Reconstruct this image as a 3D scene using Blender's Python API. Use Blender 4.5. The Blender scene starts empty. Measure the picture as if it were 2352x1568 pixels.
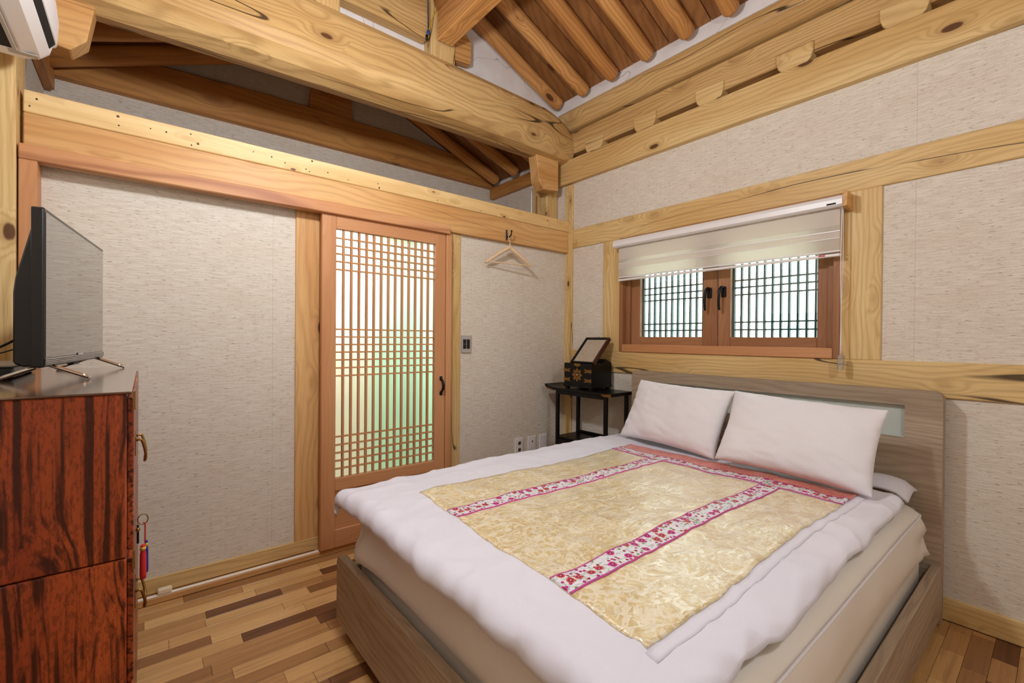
import bpy, bmesh, math, random
from mathutils import Vector, Matrix, Quaternion, noise as mnoise
random.seed(7)
S = bpy.context.scene
COL = S.collection
PI = math.pi

# ------------------------------------------------------------------ camera
def cam_axes(yaw, pitch, roll):
    f = Vector((math.sin(yaw)*math.cos(pitch), math.cos(yaw)*math.cos(pitch), math.sin(pitch)))
    r = Vector((math.cos(yaw), -math.sin(yaw), 0)); u = r.cross(f)
    return r*math.cos(roll)+u*math.sin(roll), -r*math.sin(roll)+u*math.cos(roll), f
CAMP = Vector((-2.925, -2.836, 1.3))
_r, _u, _f = cam_axes(math.radians(39.14), math.radians(-.36), math.radians(.47))
cd = bpy.data.cameras.new('camera'); cam = bpy.data.objects.new('camera', cd); COL.objects.link(cam)
cd.sensor_width = 36; cd.lens = 36*1038.02/2352; cd.clip_start = .02; cd.clip_end = 200
cam.matrix_world = Matrix(((_r.x,_u.x,-_f.x,CAMP.x),(_r.y,_u.y,-_f.y,CAMP.y),(_r.z,_u.z,-_f.z,CAMP.z),(0,0,0,1)))
S.camera = cam
# ------------------------------------------------------------------ world, exposure
W = bpy.data.worlds.new('world'); S.world = W; W.use_nodes = True
bg = W.node_tree.nodes['Background']; bg.inputs[0].default_value = (.93,1,.985,1); bg.inputs[1].default_value = 9.0
S.view_settings.view_transform = 'Standard'; S.view_settings.look = 'None'
S.view_settings.gamma = 1; S.view_settings.use_curve_mapping = False
S.view_settings.exposure = 0.0
S.cycles.use_denoising = True
S.cycles.use_adaptive_sampling = True; S.cycles.adaptive_threshold = .1
S.cycles.use_light_tree = False; S.cycles.caustics_reflective = False; S.cycles.caustics_refractive = False
S.cycles.max_bounces = 8; S.cycles.diffuse_bounces = 4; S.cycles.glossy_bounces = 3; S.cycles.transmission_bounces = 8; S.cycles.transparent_max_bounces = 12
S.cycles.sample_clamp_indirect = 6
LAMP_W = 1.0

# ------------------------------------------------------------------ node helper
def lin(c):
    f = lambda v: v/12.92 if v <= .04045 else ((v+.055)/1.055)**2.4
    return tuple(f(v/255) for v in c)+(1,)
class G:
    def __init__(s, name):
        s.m = bpy.data.materials.new(name); s.m.use_nodes = True; s.t = s.m.node_tree
        s.b = s.t.nodes['Principled BSDF']; s.out = s.t.nodes['Material Output']
    def put(s, sock, v):
        if isinstance(v, bpy.types.NodeSocket): s.t.links.new(v, sock)
        elif v is not None:
            if sock.type == 'RGBA' and isinstance(v, tuple) and len(v) == 3: v = lin(v)
            sock.default_value = v
    def n(s, typ, props=None, **ins):
        nd = s.t.nodes.new('ShaderNode'+typ)
        for k, v in (props or {}).items(): setattr(nd, k, v)
        for k, v in ins.items():
            key = int(k[1:]) if k[0] == '_' else k.replace('_', ' ')
            s.put(nd.inputs[key], v)
        return nd
    def math(s, op, a, b=None, c=None, clamp=False):
        nd = s.n('Math', dict(operation=op, use_clamp=clamp)); s.put(nd.inputs[0], a)
        if b is not None: s.put(nd.inputs[1], b)
        if c is not None: s.put(nd.inputs[2], c)
        return nd.outputs[0]
    def vm(s, op, a, b):
        nd = s.n('VectorMath', dict(operation=op)); s.put(nd.inputs[0], a); s.put(nd.inputs[1], b); return nd.outputs[0]
    def ss(s, v, a, b, lo=0., hi=1.):
        nd = s.n('MapRange', dict(interpolation_type='SMOOTHSTEP', clamp=True)); s.put(nd.inputs[0], v)
        for i, x in ((1,a),(2,b),(3,lo),(4,hi)): nd.inputs[i].default_value = x
        return nd.outputs[0]
    def mix(s, f, a, b, blend='MIX'):
        nd = s.n('Mix', dict(data_type='RGBA', blend_type=blend)); s.put(nd.inputs[0], f); s.put(nd.inputs[6], a); s.put(nd.inputs[7], b)
        return nd.outputs[2]
    def noise(s, vec, scale, detail=2, rough=.5, dist=0, out=0, dims='3D'):
        nd = s.n('TexNoise', dict(noise_dimensions=dims), Vector=vec, Scale=float(scale), Detail=float(detail), Roughness=rough, Distortion=float(dist)); return nd.outputs[out]
    def voro(s, vec, scale, rnd=1., feature='F1', dims='3D'):
        nd = s.n('TexVoronoi', dict(feature=feature, voronoi_dimensions=dims), Vector=vec, Scale=float(scale), Randomness=rnd); return nd
    def ramp(s, f, stops):
        nd = s.n('ValToRGB'); s.put(nd.inputs[0], f); el = nd.color_ramp.elements
        while len(el) < len(stops): el.new(.5)
        for e, (p, c) in zip(el, stops): e.position = p; e.color = lin(c)
        return nd.outputs[0]
    def obj(s): return s.n('TexCoord').outputs['Object']
    def uv(s): return s.n('TexCoord').outputs['UV']
    def pos(s): return s.n('NewGeometry').outputs['Position']
    def sep(s, v): nd = s.n('SeparateXYZ', None, _0=v); return nd.outputs
    def comb(s, x, y, z): return s.n('CombineXYZ', None, _0=x, _1=y, _2=z).outputs[0]
    def bump(s, h, strength=.2, dist=.01):
        nd = s.n('Bump', None, Strength=strength, Distance=dist, Height=h); s.t.links.new(nd.outputs[0], s.b.inputs['Normal'])
    def base(s, col=None, rough=None, **kw):
        if col is not None: s.put(s.b.inputs['Base Color'], col)
        if rough is not None: s.put(s.b.inputs['Roughness'], rough)
        for k, v in kw.items(): s.put(s.b.inputs[k.replace('_', ' ')], v)
        return s.m
def plain(name, col, rough=.5, **kw): return G(name).base(col, rough, **kw)

def wood(name, light, mid, dark, knot=(84,46,24), ring=42., contrast=.55, knots=.5, cracks=1., rough=.5, kscale=1., fine=1., rnd=1., coat=0., bstr=.25, powr=2.2, mott=0., warpk=.17, crk=.50, streak=False):
    g = G(name); p = g.obj()
    rn = g.n('ObjectInfo').outputs['Random']
    off = g.comb(g.math('MULTIPLY', rn, 37.*rnd), g.math('MULTIPLY', rn, 11.*rnd), g.math('MULTIPLY', rn, 5.3*rnd))
    p = g.vm('ADD', p, off)
    vo = g.voro(g.vm('MULTIPLY', p, (3.4*kscale, 8.*kscale, 8.*kscale)), 1.)
    d = vo.outputs['Distance']; cr = g.sep(vo.outputs['Color'])
    sel = g.math('GREATER_THAN', cr[0], 1-knots)
    halo = g.math('MULTIPLY', g.ss(d, .55, .08), sel)
    rad = g.math('MULTIPLY_ADD', cr[1], .11, .05)
    kn = g.math('MULTIPLY', g.ss(g.math('SUBTRACT', d, rad), .03, -.02), sel)
    ks = g.sep(p)
    warp = g.noise(g.vm('MULTIPLY', p, (1.1, 5, 5)), 1., 2)
    r = g.math('ADD', g.math('MULTIPLY_ADD', ks[2], .75, g.math('MULTIPLY', ks[1], .8)), g.math('MULTIPLY', warp, warpk))
    r = g.math('ADD', r, g.math('MULTIPLY', halo, .055))
    sn = g.math('SINE', g.math('MULTIPLY', r, ring*2*PI))
    gr = g.math('POWER', g.math('MULTIPLY_ADD', sn, .5, .5), powr)
    if streak:
        sv = g.vm('ADD', g.vm('MULTIPLY', p, (.9, 88, 88)), g.comb(0., g.math('MULTIPLY', warp, 16.), g.math('MULTIPLY', g.math('ADD', warp, g.math('MULTIPLY', halo, .3)), 16.)))
        gr = g.ss(g.noise(sv, 1., 2, .55), .46, .64)
    fib = g.noise(g.vm('MULTIPLY', p, (6, 190, 190)), 1., 2, .6)
    big = g.noise(g.vm('MULTIPLY', p, (.9, 6, 6)), 1., 1)
    c = g.mix(g.ss(big, .3, .72), light, mid)
    c = g.mix(g.math('MULTIPLY', gr, contrast), c, dark)
    c = g.mix(g.math('MULTIPLY', g.ss(fib, .5, .78), .30*fine), c, dark)
    c = g.mix(g.math('MULTIPLY', g.math('MULTIPLY', halo, g.ss(d, .42, .15)), .45), c, dark)
    c = g.mix(g.math('MULTIPLY', kn, .92), c, knot)
    if mott:
        mo = g.noise(g.vm('MULTIPLY', p, (70, 210, 210)), 1., 2, .65)
        c = g.mix(g.math('MULTIPLY', g.ss(mo, .48, .62), mott), c, dark)
    if cracks > 0:
        cn = g.noise(g.vm('MULTIPLY', p, (.45, 4.2, 4.2)), 1., 2, .4)
        lnm = g.ss(g.math('ABSOLUTE', g.math('SUBTRACT', cn, .5)), .006, .0015)
        msk = g.ss(big, crk, crk+.05)
        ck = g.math('MULTIPLY', g.math('MULTIPLY', lnm, msk), cracks)
        c = g.mix(g.math('MULTIPLY', ck, .9), c, (48,30,18))
    if bstr > .3: g.bump(fib, bstr*.4, .004)
    g.base(c, rough, Specular_IOR_Level=.35)
    if coat: g.base(Coat_Weight=coat, Coat_Roughness=.12)
    return g.m

# ------------------------------------------------------------------ materials
M = {}
M['pine'] = wood('pine_yellow', (226,196,138), (210,172,110), (158,116,62), contrast=.3, ring=46, knots=.44, fine=1.3, crk=.43, kscale=1.15)
M['pine_warm'] = wood('pine_warm', (222,178,118), (206,154,94), (162,108,58), contrast=.28, ring=30, knots=.26, cracks=.4, fine=1.2)
M['pine_board'] = wood('pine_board', (238,208,152), (228,192,130), (192,146,88), contrast=.22, ring=22, knots=.3, kscale=1.9, cracks=0, fine=1.2)
M['pine_log'] = wood('pine_log', (214,178,120), (194,154,96), (138,98,52), contrast=.36, ring=44, knots=.36, cracks=1., kscale=.9, fine=1.5, crk=.44)
M['pine_raft'] = wood('pine_rafter', (216,162,98), (192,134,74), (140,84,40), contrast=.42, ring=34, knots=.4, cracks=.5, kscale=1.1)
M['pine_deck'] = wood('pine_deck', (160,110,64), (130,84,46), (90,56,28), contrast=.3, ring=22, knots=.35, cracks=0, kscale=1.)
M['pine_old'] = wood('pine_old', (208,152,84), (186,126,64), (126,80,38), contrast=.3, ring=24, knots=.4, cracks=.3, kscale=.8)
M['cedar'] = wood('cedar_door', (206,150,104), (194,136,90), (166,108,66), contrast=.18, ring=60, knots=0, cracks=0, fine=.7, bstr=.1)
M['cedar_dark'] = wood('cedar_window', (170,120,82), (152,102,66), (118,76,46), contrast=.22, ring=55, knots=0, cracks=0, fine=.7, bstr=.1)
M['cedar_track'] = wood('cedar_track', (214,162,114), (200,140,92), (146,84,52), contrast=.6, ring=16, knots=0, cracks=0, bstr=.1)
M['bedwood'] = wood('bed_oak_laminate', (186,167,144), (164,145,122), (120,101,82), contrast=.3, ring=46, knots=0, cracks=0, fine=2.2, rough=.5, bstr=.12)
M['cab'] = wood('red_lacquer_zelkova', (184,88,44), (142,57,26), (46,17,9), knot=(60,24,12), contrast=.88, ring=92, knots=.10, cracks=0, fine=1.3, rough=.34, coat=.12, kscale=.8, bstr=.1, mott=.4, streak=True)
M['cabtop'] = wood('dark_lacquer_top', (92,62,46), (76,50,36), (48,30,22), contrast=.3, ring=20, knots=0, cracks=0, rough=.16, coat=1., bstr=.02)
M['black'] = plain('black_lacquer', (9,6,5), .34, Specular_IOR_Level=.3)
M['darkred'] = plain('dark_red_lacquer', (58,22,14), .35)
M['blackm'] = plain('black_metal', (14,13,13), .38, Metallic=.4)
M['plasticb'] = plain('black_plastic', (15,14,13), .3)
M['white_pl'] = plain('white_plastic', (232,228,226), .35)
M['grey_pl'] = plain('grey_plastic', (176,168,158), .45)
M['chrome'] = plain('chrome', (225,215,205), .12, Metallic=1.)
M['brass'] = plain('aged_brass', (150,112,62), .4, Metallic=.85)
M['steel'] = plain('silver_tape', (205,205,208), .35, Metallic=.6)
M['dark'] = plain('dark_gap', (20,14,9), .9)
M['white_strip'] = plain('white_track', (250,246,238), .4)
M['red_thread'] = plain('red_tassel', (205,44,40), .8)
M['blue_thread'] = plain('blue_tassel', (22,34,150), .8)
M['gold_thread'] = plain('gold_thread', (220,185,80), .5, Metallic=.4)

def wallpaper():
    g = G('hanji_linen_wallpaper'); s = g.sep(g.pos()); u = g.math('ADD', s[0], s[1])
    v = g.comb(u, s[2], 0.); N2 = dict(dims='2D')
    wob = g.noise(g.vm('MULTIPLY', v, (2.5, 7, 1)), 1., 1, **N2)
    v2 = g.comb(u, g.math('MULTIPLY_ADD', wob, .03, s[2]), 0.)
    a = g.noise(g.vm('MULTIPLY', v2, (12, 190, 1)), 1., 2, .6, **N2)
    b = g.noise(g.vm('MULTIPLY', v2, (30, 300, 1)), 1., 1, .5, **N2)
    e = g.noise(g.vm('MULTIPLY', v2, (170, 420, 1)), 1., 1, .5, **N2)
    c = g.mix(g.ss(a, .34, .68), (227,219,205), (212,201,185))
    c = g.mix(g.math('MULTIPLY', g.ss(e, .45, .8), .35), c, (190,174,156))
    c = g.mix(g.math('MULTIPLY', g.ss(wob, .5, .8), .22), c, (208,188,166))
    c = g.mix(g.math('MULTIPLY', g.ss(b, .70, .79), .8), c, (118,94,74))
    sm = g.math('ABSOLUTE', g.math('SUBTRACT', g.math('FRACT', g.math('MULTIPLY_ADD', u, 1/.93, .04)), .5))
    c = g.mix(g.math('MULTIPLY', g.ss(sm, .0022, .0008), .3), c, (150,136,122))
    return g.base(c, .9, Specular_IOR_Level=.15)
M['paper'] = wallpaper()
def plaster():
    g = G('white_plaster'); n = g.noise(g.pos(), 5., 3)
    ck = g.ss(g.math('ABSOLUTE', g.math('SUBTRACT', g.noise(g.pos(), 1.7, 3), .5)), .003, .0008)
    c = g.mix(g.ss(n, .3, .7), (232,228,226), (220,214,211))
    c = g.mix(g.math('MULTIPLY', ck, .5), c, (130,120,112)); return g.base(c, .9)
M['plaster'] = plaster()
def floorwood():
    g = G('floor_strips'); p = g.obj()
    rn = g.n('ObjectInfo').outputs['Random']; ri = g.n('NewGeometry').outputs['Random Per Island']
    q = g.math('FRACT', g.math('ADD', rn, ri))
    wp = g.pos()
    pv = g.vm('ADD', g.vm('MULTIPLY', wp, (1.6, 46, 1)), g.comb(g.math('MULTIPLY', q, 60.), g.math('MULTIPLY', q, 23.), 0.))
    n1 = g.noise(pv, 1., 4, .6, .4); n2 = g.noise(g.vm('MULTIPLY', wp, (14, 380, 1)), 1., 3, .6)
    c = g.ramp(q, [(0,(110,70,44)),(.18,(144,98,60)),(.42,(184,136,84)),(.72,(204,156,98)),(1,(232,188,126))])
    d = g.mix(.5, c, (66,36,18), 'MULTIPLY')
    c = g.mix(g.math('MULTIPLY', g.ss(n1, .42, .72), .6), c, d)
    c = g.mix(g.math('MULTIPLY', g.ss(n2, .5, .8), .35), c, (84,50,28))
    g.bump(n2, .05, .002)
    return g.base(c, .33, Specular_IOR_Level=.4)
M['floor'] = floorwood()
def cloth(name, col, col2, scale=1.5, rough=.85, bump=.25, bs=18., sheen=.2):
    g = G(name); o = g.obj(); n = g.noise(o, scale, 2)
    wr = g.noise(o, bs, 3, .5, .6)
    g.bump(wr, bump, .012)
    return g.base(g.mix(g.ss(n, .3, .7), col, col2), rough, Sheen_Weight=sheen, Specular_IOR_Level=.2)
M['duvet'] = cloth('white_cotton', (228,227,236), (222,221,232), bump=.4, bs=8.)
M['pillow'] = cloth('white_pillowcase', (234,231,234), (228,225,229), bump=.3, bs=14.)
M['sheet'] = cloth('cream_satin_sheet', (238,232,222), (230,222,210), rough=.42, bump=.25, bs=7., sheen=0.)
def brocade(name, a, b, c3):
    g = G(name); o = g.obj()
    n = g.noise(o, 13., 2, .5, 1.2); n2 = g.noise(o, 26., 3, .55, 1.5); n3 = g.noise(o, 3.2, 2, .5, .5)
    fl = g.ss(g.noise(o, 24., 1, .5, 2.6), .52, .58)
    ln = g.ss(g.math('ABSOLUTE', g.math('SUBTRACT', n, .5)), .045, .015)
    pat = g.math('MAXIMUM', fl, ln)
    col = g.mix(g.ss(n2, .38, .64), a, b)
    col = g.mix(g.math('MULTIPLY', pat, .72), col, c3)
    col = g.mix(g.math('MULTIPLY', g.ss(n3, .45, .7), .3), col, c3)
    wr = g.noise(g.vm('MULTIPLY', o, (5, 12, 8)), 1., 3, .5, 1.)
    g.bump(g.math('MULTIPLY_ADD', wr, 1.6, g.math('MULTIPLY', pat, .10)), .34, .022)
    rg = g.math('MULTIPLY_ADD', pat, -.10, .36)
    return g.base(col, rg, Specular_IOR_Level=.75, Sheen_Weight=.25, Coat_Weight=.5, Coat_Roughness=.28)
M['gold'] = brocade('gold_brocade', (226,205,150), (208,181,122), (246,238,212))
M['salmon'] = brocade('salmon_satin', (222,112,96), (206,92,80), (238,150,132))
def floral():
    g = G('floral_ribbon'); uv = g.uv(); s = g.sep(uv)   # u metres along, v metres across
    w = .085
    def spots(scale, off, lo, hi, thr, jit=.75):
        vo = g.voro(g.vm('ADD', g.comb(s[0], s[1], 0.), off), scale, jit, dims='2D')
        sel = g.math('GREATER_THAN', g.sep(vo.outputs['Color'])[0], thr)
        return vo.outputs['Distance'], sel, g.sep(vo.outputs['Color'])
    col = (228,228,232)
    vine = g.ss(g.math('ABSOLUTE', g.math('SUBTRACT', g.noise(g.comb(s[0], s[1], 0.), 38., 2), .5)), .03, .012)
    col = g.mix(g.math('MULTIPLY', vine, .55), col, (120,132,110))
    d, sel, cc = spots(58., (.31,.77,0), 0, 0, .45)
    c2 = g.mix(g.math('GREATER_THAN', cc[1], .55), (176,20,112), (158,22,48))
    c2 = g.mix(g.math('GREATER_THAN', cc[2], .82), c2, (110,160,70))
    col = g.mix(g.math('MULTIPLY', g.ss(d, .34, .26), sel), col, c2)
    d, sel, cc = spots(24., (.11,.23,0), 0, 0, .38, .55)
    out = g.mix(g.math('GREATER_THAN', cc[1], .5), (212,40,150), (206,96,70))
    f = g.ss(d, .33, .29); col = g.mix(g.math('MULTIPLY', f, sel), col, out)
    f = g.ss(d, .22, .18); col = g.mix(g.math('MULTIPLY', f, sel), col, (150,10,72))
    f = g.ss(d, .06, .04); col = g.mix(g.math('MULTIPLY', f, sel), col, (236,220,200))
    ed = g.math('ABSOLUTE', g.math('SUBTRACT', s[1], w/2))
    col = g.mix(g.ss(ed, w/2-.006, w/2-.005), col, (204,84,160))
    return g.base(col, .6)
M['floral'] = floral()
def frosted():
    g = G('frosted_glass'); return g.base((246,252,248), .40, Transmission_Weight=1., IOR=1.10, Specular_IOR_Level=.5)
M['frost'] = frosted()
g = G('clear_glass'); tr = g.n('BsdfTransparent', None, Color=(.90,.97,.95,1)); gl = g.n('BsdfGlossy', None, Roughness=.02)
mx = g.n('MixShader', None, _0=.07, _1=tr.outputs[0], _2=gl.outputs[0]); g.t.links.new(mx.outputs[0], g.out.inputs[0]); M['glass'] = g.m
g = G('bulb_glass'); tr = g.n('BsdfTransparent', None, Color=(.97,.97,.97,1)); g.t.links.new(tr.outputs[0], g.out.inputs[0]); M['bulb_glass'] = g.m
def blindcloth(name, col, transp, transl):
    g = G(name); df = g.n('BsdfDiffuse', None, Color=lin(col)); tl = g.n('BsdfTranslucent', None, Color=lin(col)); tp = g.n('BsdfTransparent')
    a = g.n('MixShader', None, _0=transl, _1=df.outputs[0], _2=tl.outputs[0]); b = g.n('MixShader', None, _0=transp, _1=a.outputs[0], _2=tp.outputs[0])
    g.t.links.new(b.outputs[0], g.out.inputs[0]); return g.m
M['blind_a'] = blindcloth('blind_fabric', (240,232,222), .04, .5)
M['blind_b'] = blindcloth('blind_sheer', (242,236,226), .28, .6)
M['milk'] = plain('milk_glass', (196,202,194), .18, Coat_Weight=.5)
g = G('mirror_glass'); M['mirror'] = g.base((225,220,212), .03, Metallic=1.)
g = G('tv_screen'); M['screen'] = g.base((24,22,20), .06, Specular_IOR_Level=1., Coat_Weight=1., Coat_Roughness=.03)
g = G('acrylic'); M['acrylic'] = g.base((235,235,235), .05, Transmission_Weight=.8, IOR=1.3)
M['lattice_out'] = plain('lattice_green_grey', (40,64,68), .6)
M['cream_wall'] = plain('cream_wall', (236,232,218), .8)
M['mint_wall'] = plain('mint_tile', (196,236,216), .5)
def bulb(loc, r, watt, col, parent):
    l = bpy.data.lights.new('lamp_light', 'POINT'); l.energy = watt; l.color = lin(col)[:3]; l.shadow_soft_size = r
    o = bpy.data.objects.new('lamp_light', l); COL.objects.link(o); o.location = loc; par(o, parent); return o
def emis(name, col, st):
    g = G(name); e = g.n('Emission', None, Color=lin(col), Strength=st); g.t.links.new(e.outputs[0], g.out.inputs[0]); return g.m

# ------------------------------------------------------------------ geometry helpers
def wm(o): return (wm(o.parent) @ o.matrix_parent_inverse @ o.matrix_basis) if o.parent else o.matrix_basis.copy()
def par(o, p):
    if p is not None: o.parent = p; o.matrix_parent_inverse = wm(p).inverted()
    return o
def tag(o, label=None, cat=None, group=None, kind=None):
    for k, v in (('label',label),('category',cat),('group',group),('kind',kind)):
        if v: o[k] = v
    return o
def empty(name, loc=(0,0,0), label=None, cat=None, group=None, kind=None, rot=(0,0,0), parent=None):
    o = bpy.data.objects.new(name, None); COL.objects.link(o); o.location = loc; o.rotation_euler = rot; o.empty_display_size = .05
    par(o, parent); return tag(o, label, cat, group, kind)
def link(name, me, mat, parent=None, mw=None, smooth=False):
    o = bpy.data.objects.new(name, me); COL.objects.link(o)
    if mat is not None and not me.materials: me.materials.append(M[mat] if isinstance(mat, str) else mat)
    if mw is not None: o.matrix_basis = mw
    if smooth:
        for p in me.polygons: p.use_smooth = True
    return par(o, parent)
def mesh(vs, fs, name='m'):
    me = bpy.data.meshes.new(name); me.from_pydata(vs, [], fs); me.update(); return me
def frombm(bm, name='m'):
    bmesh.ops.recalc_face_normals(bm, faces=bm.faces)
    me = bpy.data.meshes.new(name); bm.to_mesh(me); bm.free(); return me
ROT = {'x': Matrix.Identity(4), 'y': Matrix.Rotation(PI/2,4,'Z'), 'z': Matrix.Rotation(-PI/2,4,'Y')}
_boxes = {}
def boxmesh(d, bev, seg=1):
    k = (tuple(round(v,5) for v in d), bev, seg)
    if k in _boxes: return _boxes[k]
    bm = bmesh.new(); bmesh.ops.create_cube(bm, size=1.); bmesh.ops.scale(bm, vec=d, verts=bm.verts)
    if bev: bmesh.ops.bevel(bm, geom=list(bm.edges), offset=min(bev, min(d)*.45), segments=seg, affect='EDGES', profile=.5)
    me = frombm(bm); _boxes[k] = me; return me
def box(name, lo, hi, mat, parent=None, grain='x', bev=.003, seg=1, rot=None):
    c = (Vector(lo)+Vector(hi))/2; d = [abs(hi[i]-lo[i]) for i in range(3)]
    if grain == 'y': d = [d[1], d[0], d[2]]
    elif grain == 'z': d = [d[2], d[1], d[0]]
    me = boxmesh(d, bev, seg)
    if me.materials and me.materials[0] != (M[mat] if isinstance(mat,str) else mat): me = me.copy(); me.materials.clear()
    return link(name, me, mat, parent, Matrix.Translation(c) @ (rot or Matrix.Identity(4)) @ ROT[grain])
def along(p0, p1):
    v = Vector(p1)-Vector(p0); return Matrix.Translation(p0) @ v.to_track_quat('X','Z').to_matrix().to_4x4(), v.length
def log(name, p0, p1, r0, r1, mat, parent=None, seg=18, wob=.0, round_end=.0, rings=10):
    mw, L = along(p0, p1); vs, fs = [], []; sd = random.random()*50
    stations = [i/rings for i in range(rings+1)]
    if round_end: stations = [0, round_end*.25/L, round_end*.6/L, round_end/L] + [round_end/L+(1-round_end/L)*i/rings for i in range(1, rings+1)]
    for t in stations:
        r = r0+(r1-r0)*t
        if round_end and t*L < round_end: q = 1-t*L/round_end; r *= math.sqrt(max(0, 1-.75*q*q))
        ox = wob*mnoise.noise((t*2.2+sd, 0, 0)); oz = wob*mnoise.noise((t*2.2+sd, 9, 0))
        for k in range(seg):
            a = 2*PI*k/seg; rr = r*(1+.04*mnoise.noise((t*3+sd, math.cos(a), math.sin(a))))
            vs.append((t*L, ox+rr*math.cos(a), oz+rr*math.sin(a)))
    n = len(stations)
    for i in range(n-1):
        for k in range(seg): fs.append((i*seg+k, i*seg+(k+1)%seg, (i+1)*seg+(k+1)%seg, (i+1)*seg+k))
    fs.append(tuple(range(seg-1,-1,-1))); fs.append(tuple((n-1)*seg+k for k in range(seg)))
    o = link(name, mesh(vs, fs), mat, parent, mw, True); return o
def prism(name, pts, a0, a1, plane, mat, parent=None, bev=0., grain=None, smooth=False, seg=1):
    """pts: polygon in the plane ('xz' extruded in y, 'yz' in x, 'xy' in z)."""
    bm = bmesh.new()
    def P3(p, a): return {'xz':(p[0],a,p[1]), 'yz':(a,p[0],p[1]), 'xy':(p[0],p[1],a)}[plane]
    R = ROT[grain] if grain else Matrix.Identity(4)
    c = sum((Vector(P3(p,(a0+a1)/2)) for p in pts), Vector())/len(pts); Ri = R.to_3x3().inverted()
    A = [bm.verts.new(Ri@(Vector(P3(p,a0))-c)) for p in pts]; B = [bm.verts.new(Ri@(Vector(P3(p,a1))-c)) for p in pts]
    bm.faces.new(A); bm.faces.new(B[::-1]); n = len(pts)
    for i in range(n): bm.faces.new((A[i], A[(i+1)%n], B[(i+1)%n], B[i]))
    bmesh.ops.recalc_face_normals(bm, faces=bm.faces)
    if bev: bmesh.ops.bevel(bm, geom=list(bm.edges), offset=bev, segments=seg, affect='EDGES')
    return link(name, frombm(bm), mat, parent, Matrix.Translation(c) @ R, smooth)
def tube(name, pts, r, mat, parent=None, seg=8, res=6, taper=None):
    """smooth tube through the points."""
    P = [Vector(p) for p in pts]; Q = []
    for i in range(len(P)-1):
        a, b, c, d = P[max(i-1,0)], P[i], P[i+1], P[min(i+2,len(P)-1)]
        for j in range(res):
            t = j/res; Q.append(.5*((2*b)+(c-a)*t+(2*a-5*b+4*c-d)*t*t+(3*b-a-3*c+d)*t**3))
    Q.append(P[-1]); vs, fs = [], []; up = Vector((.31,.17,.93)).normalized()
    for i, q in enumerate(Q):
        t = (Q[min(i+1,len(Q)-1)]-Q[max(i-1,0)]).normalized(); s = t.cross(up).normalized(); u = s.cross(t)
        rr = r*(taper(i/(len(Q)-1)) if taper else 1)
        for k in range(seg): a = 2*PI*k/seg; vs.append(q+s*rr*math.cos(a)+u*rr*math.sin(a))
    for i in range(len(Q)-1):
        for k in range(seg): fs.append((i*seg+k, i*seg+(k+1)%seg, (i+1)*seg+(k+1)%seg, (i+1)*seg+k))
    fs.append(tuple(range(seg-1,-1,-1))); fs.append(tuple((len(Q)-1)*seg+k for k in range(seg)))
    return link(name, mesh(vs, fs), mat, parent, None, True)
def lathe(name, prof, mat, parent=None, mw=None, seg=20):
    vs, fs = [], []
    for r, z in prof:
        for k in range(seg): a = 2*PI*k/seg; vs.append((r*math.cos(a), r*math.sin(a), z))
    for i in range(len(prof)-1):
        for k in range(seg): fs.append((i*seg+k, i*seg+(k+1)%seg, (i+1)*seg+(k+1)%seg, (i+1)*seg+k))
    fs.append(tuple(range(seg-1,-1,-1))); fs.append(tuple((len(prof)-1)*seg+k for k in range(seg)))
    return link(name, mesh(vs, fs), mat, parent, mw, True)
def multibox(name, boxes, mat, parent=None):
    vs, fs = [], []
    for lo, hi in boxes:
        b = len(vs)
        for i in range(8): vs.append((hi[0] if i&1 else lo[0], hi[1] if i&2 else lo[1], hi[2] if i&4 else lo[2]))
        for q in ((0,2,3,1),(4,5,7,6),(0,1,5,4),(2,6,7,3),(0,4,6,2),(1,3,7,5)): fs.append(tuple(b+i for i in q))
    return link(name, mesh(vs, fs), mat, parent)

XL, YR = -3.40, -4.2          # far-left wall and the wall behind the camera
# ================================================================== FLOOR
floor = tag(multibox('floor', [((XL-.15,YR-.1,-.08),(.2,1.2,-.006))], 'pine_deck'), kind='structure')
rest = []; rnd = random.Random(3); rows = int((0-YR)/.072)+1; cnt = 0
for r in range(rows):
    y1 = -.06-.072*r; y0 = y1-.072
    x = XL-rnd.random()*.3
    while x < -.02:
        L = rnd.choice((.2,.26,.32,.38,.44,.5)); x1 = min(x+L, -.015); x0 = max(x, XL+.01)
        if x1-x0 > .02:
            seen = (y0 > -1.95 and x0 < -2.1 and x1 > -3.02) or (y0 < -2.4 and y1 > -2.95 and x1 > -.95)
            if seen and cnt < 290:
                dz = rnd.choice((0,-.0004,-.0008)); cnt += 1
                box('floor_plank', (x0+.0004,y0+.0004,-.006), (x1-.0004,y1-.0004,dz), 'floor', floor, bev=.0012)
            else: rest.append(((x0+.0004,y0+.0004,-.006),(x1-.0004,y1-.0004,-.0004)))
        x += L
tag(multibox('floor_plank_field', rest, 'floor', floor), kind='stuff')
multibox('hall_floor', [((XL,.12,-.006),(.0,1.1,0))], 'cream_wall', floor)

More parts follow.
